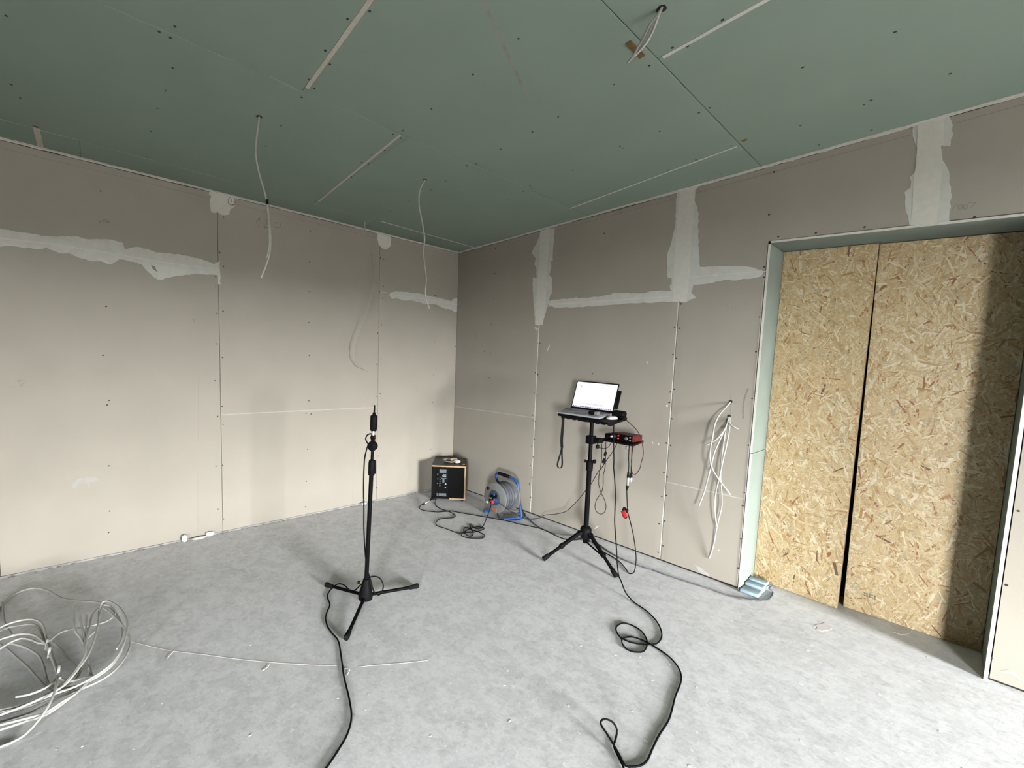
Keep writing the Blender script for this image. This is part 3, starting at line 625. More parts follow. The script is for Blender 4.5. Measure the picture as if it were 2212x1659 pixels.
def chunk(name, p, size, mat, label, seed, cat_='rubble', group=None):
    rs = random.Random(seed); vs = []; n1, n2 = 5, 7
    m = MB(); rows = []
    for i in range(n1):
        th = math.pi*i/(n1-1); rows.append([(size[0]*math.sin(th)*math.cos(2*math.pi*j/n2)*rs.uniform(.7, 1.15), size[1]*math.sin(th)*math.sin(2*math.pi*j/n2)*rs.uniform(.7, 1.15), size[2]*(1-math.cos(th))) for j in range(n2)])
    vs = [(p[0]+a, p[1]+b, p[2]+c) for r in rows for a, b, c in r]
    fs = [(i*n2+j, i*n2+(j+1) % n2, (i+1)*n2+(j+1) % n2, (i+1)*n2+j) for i in range(n1-1) for j in range(n2)]
    return tag(m.add(vs, fs).build(name, mat), label, cat_, group)
p = fl(397, 1168); chunk('plaster_chunk', (max(p[0], 0.035), p[1], 0), (0.020, 0.024, 0.030), TAPE, 'white plaster lump on floor against the left wall', 1)
p = fl(430, 1163); chunk('plaster_crumb', (max(p[0], 0.03), p[1], 0), (0.02, 0.06, 0.010), CORE, 'flat strip of plaster crumbs beside white lump at left wall', 2)
p = fl(452, 1157); chunk('plaster_shard', (max(p[0], 0.02), p[1], 0), (0.008, 0.035, 0.02), CORE, 'thin white plaster shard leaning at the left wall joint', 3)
p = fl(780, 1087); chunk('plaster_crumb', (max(p[0], 0.03), p[1], 0), (0.022, 0.04, 0.014), TISSUE, 'bright plaster crumb at left wall behind the microphone stand', 4)
m = MB(); rs = random.Random(9)
for i in range(70):
    y = -rs.uniform(0.5, 3.7); r = rs.uniform(0.004, 0.012); x = rs.uniform(0.004, 0.018); m.add([(x-r, y-r, 0), (x+r, y-r*rs.random(), 0), (x+r*rs.random(), y+r*2, 0), (x-r, y+r, 0), (x, y, r*0.9)], [(0, 1, 4), (1, 2, 4), (2, 3, 4), (3, 0, 4)])
o = m.build('mortar_crumbs', noisy('grey_mortar', (0.36, 0.34, 0.31), 0.95, 0.2, 60), fl_o); o['kind'] = 'stuff'

# ---- ceiling holes
for i, (x, y, rx) in enumerate(((560, 252, 0.016), (1429, 19, 0.018), (918, 388, 0.014), (78, 274, 0.013), (1608, 303, 0.013))):
    p = ce(x, y); ring = [(p[0]+rx*math.cos(a)*random.uniform(.8, 1.15), p[1]+rx*math.sin(a)*random.uniform(.8, 1.15), H) for a in [k*math.pi/6 for k in range(12)]]
    MB().prism(ring, (0, 0, -1), -0.002, 0.0012).build('cable_hole' if i < 3 else 'torn_hole', SCREW if i < 3 else BROWN, ceiling)

# ================================================================== OBJECTS
# ---- hanging white cables
def wcable(pts, r, label, group, name='installation_cable', parts=None, step=0.012, mat=None):
    P = [np.array(p, float) for p in pts]
    t = thing(name, P[0], label, 'cable', group)
    cable('jacket', P, r, mat or CABLEW, t, step=step)
    d = P[-1]-P[-2]; d /= np.linalg.norm(d)
    MB().tube([P[-1]-d*0.001, P[-1]+d*0.007], r*0.55, 6).build('cut_end', GREYP, t)
    return t
g = 'white cables hanging from the ceiling'
b0 = ce(560, 252)
t = wcable([b0+np.array([0, 0, 0.003])]+hang([(559, 262), (553, 310), (553, 340), (560, 375), (570, 410), (577, 440), (582, 475), (585, 510), (583, 545), (574, 575), (564, 601)], b0, b0), 0.0045, 'white cable with black tape band hanging from left ceiling hole', g)
p = at(577, 437, b0); MB().lathe(p+np.array([0, 0, 0.014]), (0, 0, -1), [(0, 0.0075), (0.028, 0.0075)], 10).build('tape_band', BLACKP, t)
cable('second_strand', hang([(577, 441), (580, 470), (582, 500), (582, 530), (579, 548), (576, 556)], b0+np.array([0.008, 0.008, 0]), b0+np.array([0.012, 0.012, 0])), 0.0035, CABLEW, t)
b0 = ce(918, 388)
wcable([b0+np.array([0, 0, 0.003])]+hang([(916, 394), (909, 406), (905, 425), (906, 450), (912, 480), (917, 515), (915, 545), (918, 575), (921, 600), (919, 630), (921, 647), (928, 667)], b0, b0), 0.0048, 'wavy white cable hanging from ceiling hole in front of corner', g)
b0 = ce(1430, 18)
t = wcable([b0+np.array([0, 0, 0.003])]+hang([(1424, 30), (1417, 50), (1409, 70), (1397, 92), (1380, 112), (1370, 121)], b0, b0), 0.0042, 'bunch of short white cables sprouting from ceiling hole top right', g)
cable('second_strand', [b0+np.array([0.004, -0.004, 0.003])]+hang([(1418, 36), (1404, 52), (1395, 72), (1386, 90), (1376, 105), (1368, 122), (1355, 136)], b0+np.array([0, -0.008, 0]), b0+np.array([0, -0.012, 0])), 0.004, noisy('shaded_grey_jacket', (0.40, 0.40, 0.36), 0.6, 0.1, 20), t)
cable('third_strand', [b0+np.array([-0.004, 0.004, 0.003])]+hang([(1420, 32), (1410, 52), (1399, 75), (1388, 95), (1378, 110), (1367, 122)], b0+np.array([-0.012, 0, 0]), b0+np.array([-0.016, 0, 0])), 0.0035, CABLEW, t)
m = MB(); p, q = ce(1357, 90), ce(1387, 121); d = (q-p)/np.linalg.norm(q-p); nn = np.array([-d[1], d[0], 0])*0.011
m.prism([p-nn, p+nn, q+nn, q-nn], (0, 0, -1), 0.0005, 0.006); tag(m.build('wood_peg', BROWN), 'brown wooden strip fixed to ceiling behind the cable bunch', 'wood strip')
b0 = ce(788, 479)
wcable([b0+np.array([0, 0, 0.003])]+hang([(788, 486), (788, 497), (789, 510)], b0, b0), 0.004, 'short white cable stub hanging at left wall edge of ceiling', g)
# loose cable against the left wall
pts_ = [wa(803, 548, -0.003), wa(806, 565, 0.03), wa(807, 590, 0.06), wa(805, 625, 0.08), wa(797, 660, 0.09), wa(786, 690, 0.10), wa(772, 725, 0.10), wa(764, 755, 0.09), wa(764, 775, 0.07), wa(772, 790, 0.04), wa(784, 797, 0.02), wa(793, 801, 0.008)]
wcable(pts_, 0.0035, 'thin white cable bowing out from the left wall near corner', None)
# cables from the right wall
g = 'white cables sticking out of the right wall'
zc = lambda p: zm(1480, 820, 3.317, p)
def bcable(zp, deps, r, label):
    px = zc(zp); n = len(px); D = [np.interp(i/(n-1), np.linspace(0, 1, len(deps)), deps) for i in range(n)]
    return wcable([wb(x, y, -d) for (x, y), d in zip(px, D)], r, label, g)
bcable([(325, 160), (290, 200), (240, 260), (210, 330), (195, 420), (180, 500), (178, 580), (200, 650), (240, 715), (290, 780), (325, 828)], [-0.002, 0.07, 0.12, 0.14, 0.14, 0.12, 0.10], 0.0048, 'white cable from the upper hole bowing left beside the doorway')
bcable([(313, 268), (295, 330), (260, 390), (215, 435), (150, 470)], [-0.002, 0.05, 0.08, 0.10, 0.11], 0.0046, 'short white cable pointing left from the lower wall hole')
bcable([(311, 272), (290, 340), (250, 430), (210, 520), (185, 620), (160, 720), (135, 810), (97, 908)], [-0.002, 0.06, 0.09, 0.10, 0.09, 0.08], 0.0046, 'white cable hanging leftmost to mid wall from lower hole')
bcable([(319, 268), (318, 340), (300, 450), (270, 580), (250, 680), (225, 780), (212, 870), (215, 980), (227, 1055)], [-0.002, 0.07, 0.09, 0.09, 0.08, 0.06], 0.0048, 'thicker white cable hanging straight from lower hole beside doorway')
bcable([(306, 276), (290, 360), (273, 470), (256, 600), (252, 690), (259, 780), (262, 900), (240, 1000), (225, 1065), (208, 1160), (190, 1230), (172, 1278)], [-0.002, 0.05, 0.07, 0.075, 0.06, 0.045, 0.02, 0.006], 0.0046, 'longest white cable reaching low on right wall beside the doorway')
bcable([(308, 275), (315, 310), (345, 335), (378, 354)], [-0.002, 0.03, 0.04, 0.02], 0.0042, 'short cable stub pointing right from the lower wall hole')
for x, y in ((326, 158), (315, 262)):
    p = wb(*zc([(x, y)])[0]); MB().lathe(p, (0, -1, 0), [(-0.002, 0.011), (0.0012, 0.011)], 12).build('cable_hole', SCREW, wall_right)

# ---- big coil of white cable on the floor at the left
zk = lambda p: zm(0, 1240, 3.96, p)
coil = thing('cable_coil', fl(100, 1470), 'loose coil of white cable tied in loops on the floor', 'cable coil')
ENDS = []
def strand(zp, hs, r=0.0047, name='cable_strand'):
    px = zk(zp); n = len(px); Z = [float(np.interp(i/(n-1), np.linspace(0, 1, len(hs)), hs)) for i in range(n)]
    P = [fl(x, y, z) for (x, y), z in zip(px, Z)]
    for e_, f_, zp_ in ((P[0], P[1], zp[0]), (P[-1], P[-2], zp[-1])):
        if zp_[0] <= -50: ENDS.append((e_, (e_-f_)/np.linalg.norm(e_-f_), zp_[1]))
    return cable(name, P, r, CABLEW, coil, step=0.02)
rr = 0.0055
strand([(-60, 380), (0, 290), (100, 190), (200, 140), (300, 120), (400, 140), (480, 180), (560, 215), (700, 230), (850, 245), (960, 300), (1040, 430), (1045, 540), (1000, 640)], [rr, rr, 0.02, 0.03, 0.05, 0.05])
strand([(740, 560), (835, 450), (850, 300), (875, 245), (920, 230), (1000, 270), (1060, 340), (1090, 430), (1070, 560), (1020, 680), (930, 790), (800, 880), (650, 960), (480, 1020), (300, 1090), (120, 1150), (-60, 1190)], [0.05, 0.09, 0.10, 0.09, 0.06, 0.04, 0.03])
strand([(870, 290), (845, 380), (835, 450), (800, 580), (750, 700), (680, 800), (600, 900), (540, 960), (400, 1040), (200, 1130), (0, 1205), (-60, 1220)], [0.10, 0.10, 0.09, 0.06, 0.045, 0.04])
strand([(870, 285), (940, 330), (1030, 420), (1090, 500), (1115, 570), (1100, 660), (1040, 760), (940, 860), (800, 940), (650, 1000), (500, 1065), (430, 1100), (250, 1190), (0, 1265), (-60, 1280)], [0.08, 0.05, 0.03, 0.025, 0.025, 0.03])
strand([(735, 480), (742, 600), (755, 720), (770, 800), (775, 880), (720, 960), (600, 1060), (480, 1150), (380, 1210), (250, 1250), (100, 1300), (-60, 1350)], [0.07, 0.05, 0.035, 0.03, 0.02, 0.02])
strand([(490, 880), (485, 930), (470, 1000), (420, 1120), (340, 1240), (220, 1370), (100, 1440), (-60, 1500)], [0.06, 0.07, 0.06, 0.03, rr, rr])
strand([(-60, 670), (0, 640), (80, 590), (180, 550), (260, 560), (330, 590), (390, 600), (430, 700), (480, 800), (500, 880), (600, 920), (720, 890), (800, 870)], [0.04, 0.05, 0.06, 0.06, 0.05, 0.05])
strand([(-60, 590), (0, 560), (100, 530), (200, 510), (300, 525), (360, 570), (405, 610), (440, 700), (490, 810), (515, 890)], [0.05, 0.06, 0.07, 0.065, 0.06])
strand([(-60, 530), (0, 490), (80, 455), (180, 440), (280, 430), (340, 470), (380, 560), (420, 600), (450, 700), (480, 820)], [0.04, 0.05, 0.06, 0.06, 0.05])
strand([(-60, 500), (0, 460), (60, 430), (180, 395), (280, 388), (340, 410), (380, 470), (400, 560), (420, 640), (460, 760), (495, 870)], [0.05, 0.07, 0.08, 0.07, 0.06])
strand([(140, 1050), (250, 1030), (380, 980), (450, 930), (490, 880), (500, 830)], [0.05, 0.06, 0.06, 0.06])
strand([(0, 600), (60, 640), (150, 720), (250, 810), (320, 890), (390, 960), (480, 1010), (620, 990)], [0.02, 0.02, 0.02, 0.025])
strand([(80, 590), (180, 615), (260, 650), (330, 700), (370, 780), (400, 900), (430, 950), (520, 980), (640, 960)], [0.03, 0.025, 0.02, 0.02])
strand([(650, 270), (635, 350), (640, 480), (690, 550), (730, 640), (740, 720)], [0.10, 0.09, 0.07, 0.05])
strand([(668, 280), (690, 400), (720, 540), (735, 660), (700, 770), (640, 870)], [0.10, 0.08, 0.05, 0.04])
strand([(740, 350), (735, 450), (745, 560), (730, 680), (700, 800), (650, 900), (560, 960)], [0.09, 0.08, 0.05, 0.04, 0.04])
strand([(420, 575), (500, 510), (580, 480), (680, 460), (800, 437), (900, 410), (960, 370), (985, 330), (940, 275), (890, 265)], [0.06, 0.05, 0.05, 0.06, 0.08], 0.0045)
strand([(840, 295), (790, 350), (765, 450), (735, 560), (720, 700), (640, 830), (560, 920), (420, 1020), (250, 1110), (-60, 1175)], [0.09, 0.08, 0.06, 0.05, 0.04])
strand([(445, 580), (520, 640), (560, 700), (600, 740), (650, 790), (660, 800)], [0.05, 0.04, 0.03], 0.0042)
strand([(20, 240), (30, 350), (50, 440), (110, 520)], [rr, 0.02, 0.03], 0.0042)
strand([(750, 790), (780, 860), (740, 930), (640, 1030), (520, 1100), (400, 1180), (300, 1215), (0, 1290), (-60, 1300)], [0.05, 0.04, 0.035, 0.03])
strand([(-60, 1215), (100, 1180), (300, 1115), (500, 1040), (680, 960), (830, 880), (960, 780), (1040, 660)], [0.02, 0.025, 0.03, 0.05])
ENDS.sort(key=lambda e_: e_[2]); h_ = len(ENDS)//2
for (pa, ta, _), (pb, tb_, _) in zip(ENDS[:h_], reversed(ENDS[-h_:])):
    k_ = 0.30; c1, c2 = pa+ta*k_, pb+tb_*k_; c1[2] = max(c1[2], 0.01); c2[2] = max(c2[2], 0.01)
    cable('cable_strand', [(1-t)**3*pa+3*(1-t)**2*t*c1+3*(1-t)*t*t*c2+t**3*pb for t in [i/12 for i in range(13)]], 0.0047, CABLEW, coil, step=0.03)
for x, y in ((400, 600), (420, 670), (500, 830)):
    p = fl(*zk([(x, y)])[0], 0.06); MB().tube([p+np.array([math.cos(a)*0.022, math.sin(a)*0.004, math.sin(a)*0.022]) for a in [k*math.pi/8 for k in range(17)]], 0.005, 6, flat=0.6).build('cable_tie', CABLEW, coil)

# ---- microphone stand
c0 = np.array([1.575, -1.99, 0.0]); lean = np.array([0.637, 0.771, 0])*0.034
mp = lambda z: c0+lean*z+np.array([0, 0, z])
ax_ = (lean+np.array([0, 0, 1])); ax_ /= np.linalg.norm(ax_)
ms = thing('microphone_stand', c0, 'black straight microphone stand on tripod base in mid-room', 'stand')
MB().lathe(mp(0.012), ax_, [(0, 0.030), (0.006, 0.041), (0.03, 0.043), (0.07, 0.032), (0.11, 0.022), (0.125, 0.018), (0.127, 0.012)], 20).build('hub', BLACKP, ms, True)
feet = [np.array([1.292, -2.105, 0.0]), np.array([1.640, -1.662, 0.0]), np.array([1.838, -2.240, 0.0])]
for f in feet:
    d = f-c0; d /= np.linalg.norm(d)
    lg = MB().tube([c0+d*0.02+np.array([0, 0, 0.035]), f-d*0.02+np.array([0, 0, 0.016])], 0.0095, 12).build('leg', BLACKM, ms, True)
    MB().lathe(f-d*0.055+np.array([0, 0, 0.0165]), d, [(0, 0.0105), (0.01, 0.0125), (0.035, 0.0135), (0.05, 0.016), (0.062, 0.014), (0.066, 0.007)], 14).build('rubber_foot', RUBBER, lg, True)
MB().tube([mp(0.12), mp(0.78)], 0.0125, 14).build('lower_tube', BLACKM, ms, True)
MB().lathe(mp(0.755), ax_, [(0, 0.013), (0.004, 0.018), (0.02, 0.0195), (0.075, 0.0195), (0.09, 0.017), (0.094, 0.011)], 16).build('clutch_grip', BLACKP, ms, True)
MB().rbox((-0.004, 0.010, 0), (0.004, 0.026, 0.08), 0.003, M=Matrix.Translation(Vector(mp(0.765)))@Matrix.Rotation(-0.5, 4, 'Z')).build('grip_fin', BLACKP, ms, True)
MB().tube([mp(0.84), mp(0.925)], 0.0085, 12).build('upper_tube', BLACKM, ms, True)
d = np.array([0.60, -0.80, 0.0])
MB().lathe(mp(0.928)-d*0.016, d, [(0, 0.022), (0.004, 0.027), (0.022, 0.029), (0.030, 0.027), (0.034, 0.018)], 20).build('tilt_knob', BLACKP, ms, True)
MB().lathe(mp(0.945), ax_, [(0, 0.012), (0.02, 0.012), (0.028, 0.016), (0.034, 0.018)], 14).build('clip_holder', BLACKP, ms, True)
d = np.array([-0.637, -0.771, 0.1]); p = mp(0.11)
ts = MB().tube([p+d*0.015, p+d*0.035], 0.004, 8).build('locking_screw', WOODE, ms, True)
MB().lathe(p+d*0.034, d, [(0, 0.006), (0.004, 0.010), (0.014, 0.010), (0.017, 0.006)], 10).build('wing_head', RUBBER, ts, True)
# measuring microphone
mic = thing('measuring_microphone', mp(0.966), 'slim black measuring microphone pointing up on the stand', 'microphone')
MB().lathe(mp(1.014), ax_, [(0, 0.014), (0.004, 0.0185), (0.012, 0.019), (0.014, 0.0205), (0.085, 0.0205), (0.09, 0.018), (0.093, 0.010), (0.104, 0.009), (0.107, 0.006)], 18).build('body', BLACKP, mic, True)
MB().lathe(mp(1.115), ax_, [(0, 0.0052), (0.046, 0.0048), (0.048, 0.0045)], 12).build('capsule_tube', BLACKM, mic, True)
MB().lathe(mp(0.992), ax_, [(0, 0.0105), (0.022, 0.0105)], 16).build('connector_collar', SILVER, mic, True)
xl = MB().lathe(mp(0.962), ax_, [(0, 0.010), (0.004, 0.0135), (0.024, 0.0145), (0.030, 0.0125)], 16).build('cable_plug', BLACKP, mic, True)
p = mp(0.972)+np.array([0.637, 0.771, 0])*0.012; MB().rbox((-0.006, -0.005, -0.013), (0.006, 0.005, 0.013), 0.004, M=Matrix.Translation(Vector(p))).build('release_tab', REDP, xl, True)
# its cable
z3 = lambda p: zm(660, 850, 7.9, p); z4 = lambda p: zm(660, 1180, 6.913, p)
pts_ = hang(z3([(1130, 690), (1090, 690), (1045, 720), (1026, 780), (1050, 835), (1070, 870)]), mp(0), mp(0))
pts_ += hang(z3([(1050, 930), (1010, 1100), (995, 1350), (990, 1650)]), mp(0), mp(0))
pts_ += hang([(786, 1100), (786, 1140), (788, 1180), (791, 1215), (795, 1236)], mp(0)+np.array([-0.006, -0.01, 0]), mp(0)+np.array([0.0, 0.016, 0]))
bb = c0+np.array([0.034, 0.03, 0])
pts_ += hang(z4([(965, 480), (990, 580), (1010, 650), (1040, 700), (1085, 730), (1130, 700), (1160, 620), (1150, 540), (1100, 470), (1030, 450), (960, 462)]), bb, bb)
bb2 = c0+np.array([-0.03, 0.02, 0])
pts_ += [at(*z4([(860, 540)])[0], bb2)]+hang(z4([(790, 610), (740, 655)]), bb2, bb2+np.array([-0.05, -0.02, 0]))
pts_ += [fl(*z4([(690, 688)])[0], 0.02), fl(*z4([(640, 640)])[0], 0.025), fl(*z4([(590, 590)])[0], 0.035), fl(*z4([(540, 566)])[0], 0.036), fl(*z4([(490, 562)])[0], 0.035), fl(*z4([(430, 595)])[0], 0.02)]
for q in z4([(360, 665), (325, 750), (362, 870), (320, 980), (300, 1080), (330, 1200), (400, 1300), (470, 1380), (500, 1450), (520, 1560)]): pts_.append(fl(*q, 0.005))
for q in [(740, 1440), (743, 1462), (755, 1513), (759, 1550), (750, 1586), (732, 1618), (704, 1660), (670, 1710)]: pts_.append(fl(*q, 0.005))
tag(cable('microphone_cable', pts_, 0.0039, CABLEB), 'black cable running down the microphone stand and across the floor', 'cable')

# ---- laptop stand
b = np.array([2.04, -0.44, 0.0])
ls = thing('laptop_stand', b, 'black tripod stand carrying the laptop tray', 'stand')
V = lambda *p: np.array(p, float)
MB().lathe(b+V(0, 0, 0.165), (0, 0, 1), [(0, 0.020), (0.004, 0.036), (0.03, 0.040), (0.07, 0.040), (0.085, 0.030), (0.09, 0.02)], 20).build('hub', BLACKP, ls, True)
lf = [fl(1174, 1211), fl(1331, 1248), fl(1269, 1171)]
for i, f in enumerate(lf):
    d = f-b; L = np.linalg.norm(d); d /= L; nn = V(-d[1], d[0], 0)
    top = b+d*0.045+V(0, 0, 0.205); end = f+V(0, 0, 0.012); mid = top+(end-top)*0.52
    u = (end-top)/np.linalg.norm(end-top)
    lg = MB().tube([top, mid], 0.0145, 12).build('leg', BLACKM, ls, True)
    MB().tube([mid, end], 0.0115, 12).build('inner_tube', BLACKM, lg, True)
    MB().lathe(mid-u*0.025, u, [(0, 0.016), (0.003, 0.0185), (0.03, 0.0185), (0.034, 0.014)], 12).build('leg_clamp', BLACKP, lg, True)
    MB().lathe(end-u*0.05, u, [(0, 0.013), (0.004, 0.0165), (0.05, 0.0175), (0.056, 0.014)], 14).build('rubber_foot', RUBBER, lg, True)
    MB().lathe(top-nn*0.018, nn, [(0, 0.012), (0.036, 0.012)], 10).build('pivot_bolt', BLACKP, ls, True)
    if i == 1: MB().tube([b+V(0, 0, 0.14), mid+V(0, 0, -0.008)], 0.006, 8).build('brace', BLACKM, ls, True)
MB().tube([b+V(0, 0, 0.13), b+V(0, 0, 0.74)], 0.0175, 16).build('lower_pole', BLACKM, ls, True)
cl = MB().lathe(b+V(0, 0, 0.665), (0, 0, 1), [(0, 0.019), (0.004, 0.024), (0.07, 0.025), (0.078, 0.019)], 16).build('pole_clutch', BLACKP, ls, True)
MB().lathe(b+V(0.012, 0.02, 0.735), (0.637, 0.771, 0), [(0, 0.008), (0.006, 0.015), (0.02, 0.015), (0.024, 0.009)], 12).build('clutch_knob', BLACKP, cl, True)
MB().lathe(b+V(-0.014, -0.02, 0.738), (-0.637, -0.771, 0), [(0, 0.008), (0.006, 0.012), (0.014, 0.010)], 12).build('clutch_bolt', BLACKP, cl, True)
MB().tube([b+V(0, 0, 0.72), b+V(0, 0, 1.05)], 0.0135, 16).build('upper_pole', BLACKM, ls, True)
# laptop frame of reference
S = 0.955; lo = Vector((1.977, -0.360, 1.083))
ML = Matrix.Translation(lo)@Matrix.Rotation(0.143, 4, 'Z')@Matrix.Rotation(0.066, 4, 'X')@Matrix.Rotation(0.038, 4, 'Y')
m = MB(); q = [(-0.158, -0.205), (-0.145, -0.212), (0.235, -0.262), (0.258, -0.25), (0.268, -0.01), (0.255, 0.01), (-0.20, 0.052), (-0.222, 0.035)]
nz_ = (ML.to_3x3()@Vector((0, 0, 1)))
m.prism([ML@Vector((x, y, -0.004)) for x, y in q], nz_, -0.016, 0.0); m.build('tray', BLACKP, ls)
m = MB()
for i in range(9):
    x = -0.125+0.043*i; m.rbox((x, -0.225-0.10*(x+0.15)*0.3, -0.032), (x+0.03, -0.17, -0.019), 0.008, M=ML)
m.build('tray_underside_rib', RUBBER, ls, True)
p = ML.inverted()@Vector(b+V(0, 0, 1.0)); m = MB(); m.rbox((p.x-0.06, p.y-0.05, -0.05), (p.x+0.06, p.y+0.05, -0.019), 0.01, M=ML); m.build('tray_bracket', BLACKM, ls, True)
# strap hanging from the tray
st0 = ML@Vector((-0.155, -0.205, -0.02))
zs = lambda p: zm(1140, 780, 6.91, p)
strap = thing('strap', st0, 'black strap hanging in a loop from the laptop tray', 'strap')
sb = np.array(st0)
def ribbon(m, px, base, wd):
    P = cat([at(x, y, base) for x, y in px], 0.02); vs = []; fs = []
    for i, p_ in enumerate(P):
        for k in (-1, 1):
            for j in (-1, 1): vs.append(p_+RR*0.5*wd*k+np.array([-0.6, 0.75, 0])*-0.0012*j)
        if i:
            a = 4*(i-1); c = 4*i; fs += [(a, a+2, c+2, c), (a+1, c+1, c+3, a+3), (a, c, c+1, a+1), (a+2, a+3, c+3, c+2)]
    m.add(vs, fs)
m = MB(); ribbon(m, zs([(525, 820), (527, 900), (515, 1050), (505, 1180), (510, 1290)]), sb, 0.021); m.build('band', CABLEB, strap)
m = MB(); ribbon(m, zs([(508, 1270), (500, 1330), (470, 1440), (445, 1530), (450, 1580), (480, 1600), (508, 1575), (515, 1500), (510, 1400), (512, 1290)]), sb+np.array([0.002, 0.002, 0]), 0.012); m.build('loop', CABLEB, strap)
# laptop
lap = thing('laptop', lo, 'open silver laptop with bright white screen on the stand', 'laptop')
w2, dd = 0.34*S/2, 0.235*S
base = MB().rbox((-w2, -dd, 0), (w2, 0.0, 0.014), 0.006, M=ML).build('base', ALU, lap, True)
MB().box((-w2*0.86, -dd*0.50, 0.0138), (w2*0.86, -dd*0.06, 0.0144), M=ML).build('keyboard_well', GREYP, base)
m = MB()
for r_ in range(5):
    for k in range(14):
        x0 = -w2*0.84+k*(w2*1.68/14); y0 = -dd*0.49+r_*(dd*0.42/5); m.box((x0+.001, y0+.001, 0.0144), (x0+w2*1.68/14-.001, y0+dd*0.42/5-.001, 0.0158), M=ML)
o = m.build('keys', noisy('key_grey', (0.34, 0.35, 0.36), 0.6, 0.1, 60), base); o['kind'] = 'stuff'
MB().box((-0.055, -dd*0.95, 0.0139), (0.055, -dd*0.56, 0.0143), M=ML).build('touchpad', GREYP, base)
MLid = ML@Matrix.Translation(Vector((0, 0, 0.010)))@Matrix.Rotation(-0.40, 4, 'X')
lidm = MLid@Matrix(((1, 0, 0, 0), (0, 0, -1, 0), (0, 1, 0, 0), (0, 0, 0, 1)))   # local x,y -> lid plane, +z toward viewer
lid = MB().rbox((-w2, 0.0, -0.006), (w2, dd, 0.0), 0.005, M=lidm).build('lid', BLACKP, lap, True)
def screen_mat():
    m, nt, bs = newmat('lit_screen', 0.3)
    bs.inputs['Base Color'].default_value = (0.02, 0.02, 0.02, 1)
    bs.inputs['Emission Color'].default_value = (0.93, 0.93, 1.0, 1); bs.inputs['Emission Strength'].default_value = 1.05
    return m
def emis(name, c, s):
    m, nt, bs = newmat(name, 0.4); bs.inputs['Base Color'].default_value = (0.02, 0.02, 0.02, 1)
    bs.inputs['Emission Color'].default_value = (*c, 1); bs.inputs['Emission Strength'].default_value = s; return m
SCR = screen_mat()
x0, x1, y0, y1 = -w2+0.008, w2-0.008, 0.018, dd-0.010
disp = MB().box((x0, y0, -0.001), (x1, y1, 0.0006), M=lidm).build('display', SCR, lid)
fx = lambda f: x0+(x1-x0)*f
fy = lambda f: y0+(y1-y0)*f
E1 = emis('screen_lilac', (0.72, 0.66, 0.93), 0.95); E2 = emis('screen_pale_grey', (0.80, 0.79, 0.88), 0.95); E3 = emis('screen_dock', (0.18, 0.12, 0.16), 0.5)
m = MB(); m.box((fx(0.0), fy(0.85), 0.0006), (fx(0.13), fy(0.88), 0.0009), M=lidm); m.build('screen_selection', E1, disp); m = MB(); m.box((fx(0.10), fy(0.78), 0.0006), (fx(0.14), fy(0.849), 0.0009), M=lidm); m.build('screen_tile', E1, disp); m = MB()
rs = random.Random(4)
for k in range(26):
    xx = 0.20+0.58*k/26; hgt = 0.02+0.05*rs.random()*(1-abs(k-15)/30); m.box((fx(xx), fy(0.135), 0.0006), (fx(xx+0.014), fy(0.135+hgt), 0.0009), M=lidm)
m.build('screen_graph', E1, disp)['kind'] = 'stuff'
m = MB()
for (a, c, d_, e_) in ((0.27, 0.94, 0.40, 0.95), (0.52, 0.93, 0.82, 0.945), (0.35, 0.85, 0.45, 0.86), (0.02, 0.66, 0.05, 0.68), (0.02, 0.58, 0.04, 0.60), (0.02, 0.50, 0.045, 0.52), (0.12, 0.40, 0.13, 0.52), (0.0, 0.095, 1.0, 0.102), (0.15, 0.30, 0.152, 0.78), (0.15, 0.80, 0.95, 0.804)):
    m.box((fx(a), fy(c), 0.0006), (fx(d_), fy(e_), 0.0009), M=lidm)
m.build('screen_lines', E2, disp)['kind'] = 'stuff'
m = MB()
for k in range(22): m.box((fx(0.02+k*0.044), fy(0.012), 0.0006), (fx(0.02+k*0.044+0.03), fy(0.05), 0.0009), M=lidm)
m.build('screen_dock', E3, disp)['kind'] = 'stuff'
# thin black slab behind the lid's right edge
sl = MB().rbox((w2-0.012, 0.045, -0.034), (w2+0.016, dd-0.045, -0.022), 0.004, M=lidm)
sl.rbox((w2-0.02, 0.09, -0.024), (w2-0.006, 0.14, -0.0065), 0.003, M=lidm)
tag(sl.build('drive_case', BLACKP, smooth=True), 'thin black slab clipped behind right edge of laptop lid', 'hard drive')
# box on the palm rest
dz_ = 0.0146
dg = thing('adapter_box', ML@Vector((0.085, -0.17, dz_)), 'small black and grey box on the laptop palm rest', 'adapter')
MB().rbox((0.060, -0.176, dz_), (0.098, -0.142, dz_+0.026), 0.003, M=ML).build('body', BLACKP, dg, True)
MB().rbox((0.099, -0.176, dz_), (0.126, -0.142, dz_+0.024), 0.003, M=ML).build('end_cap', GREYP, dg, True)
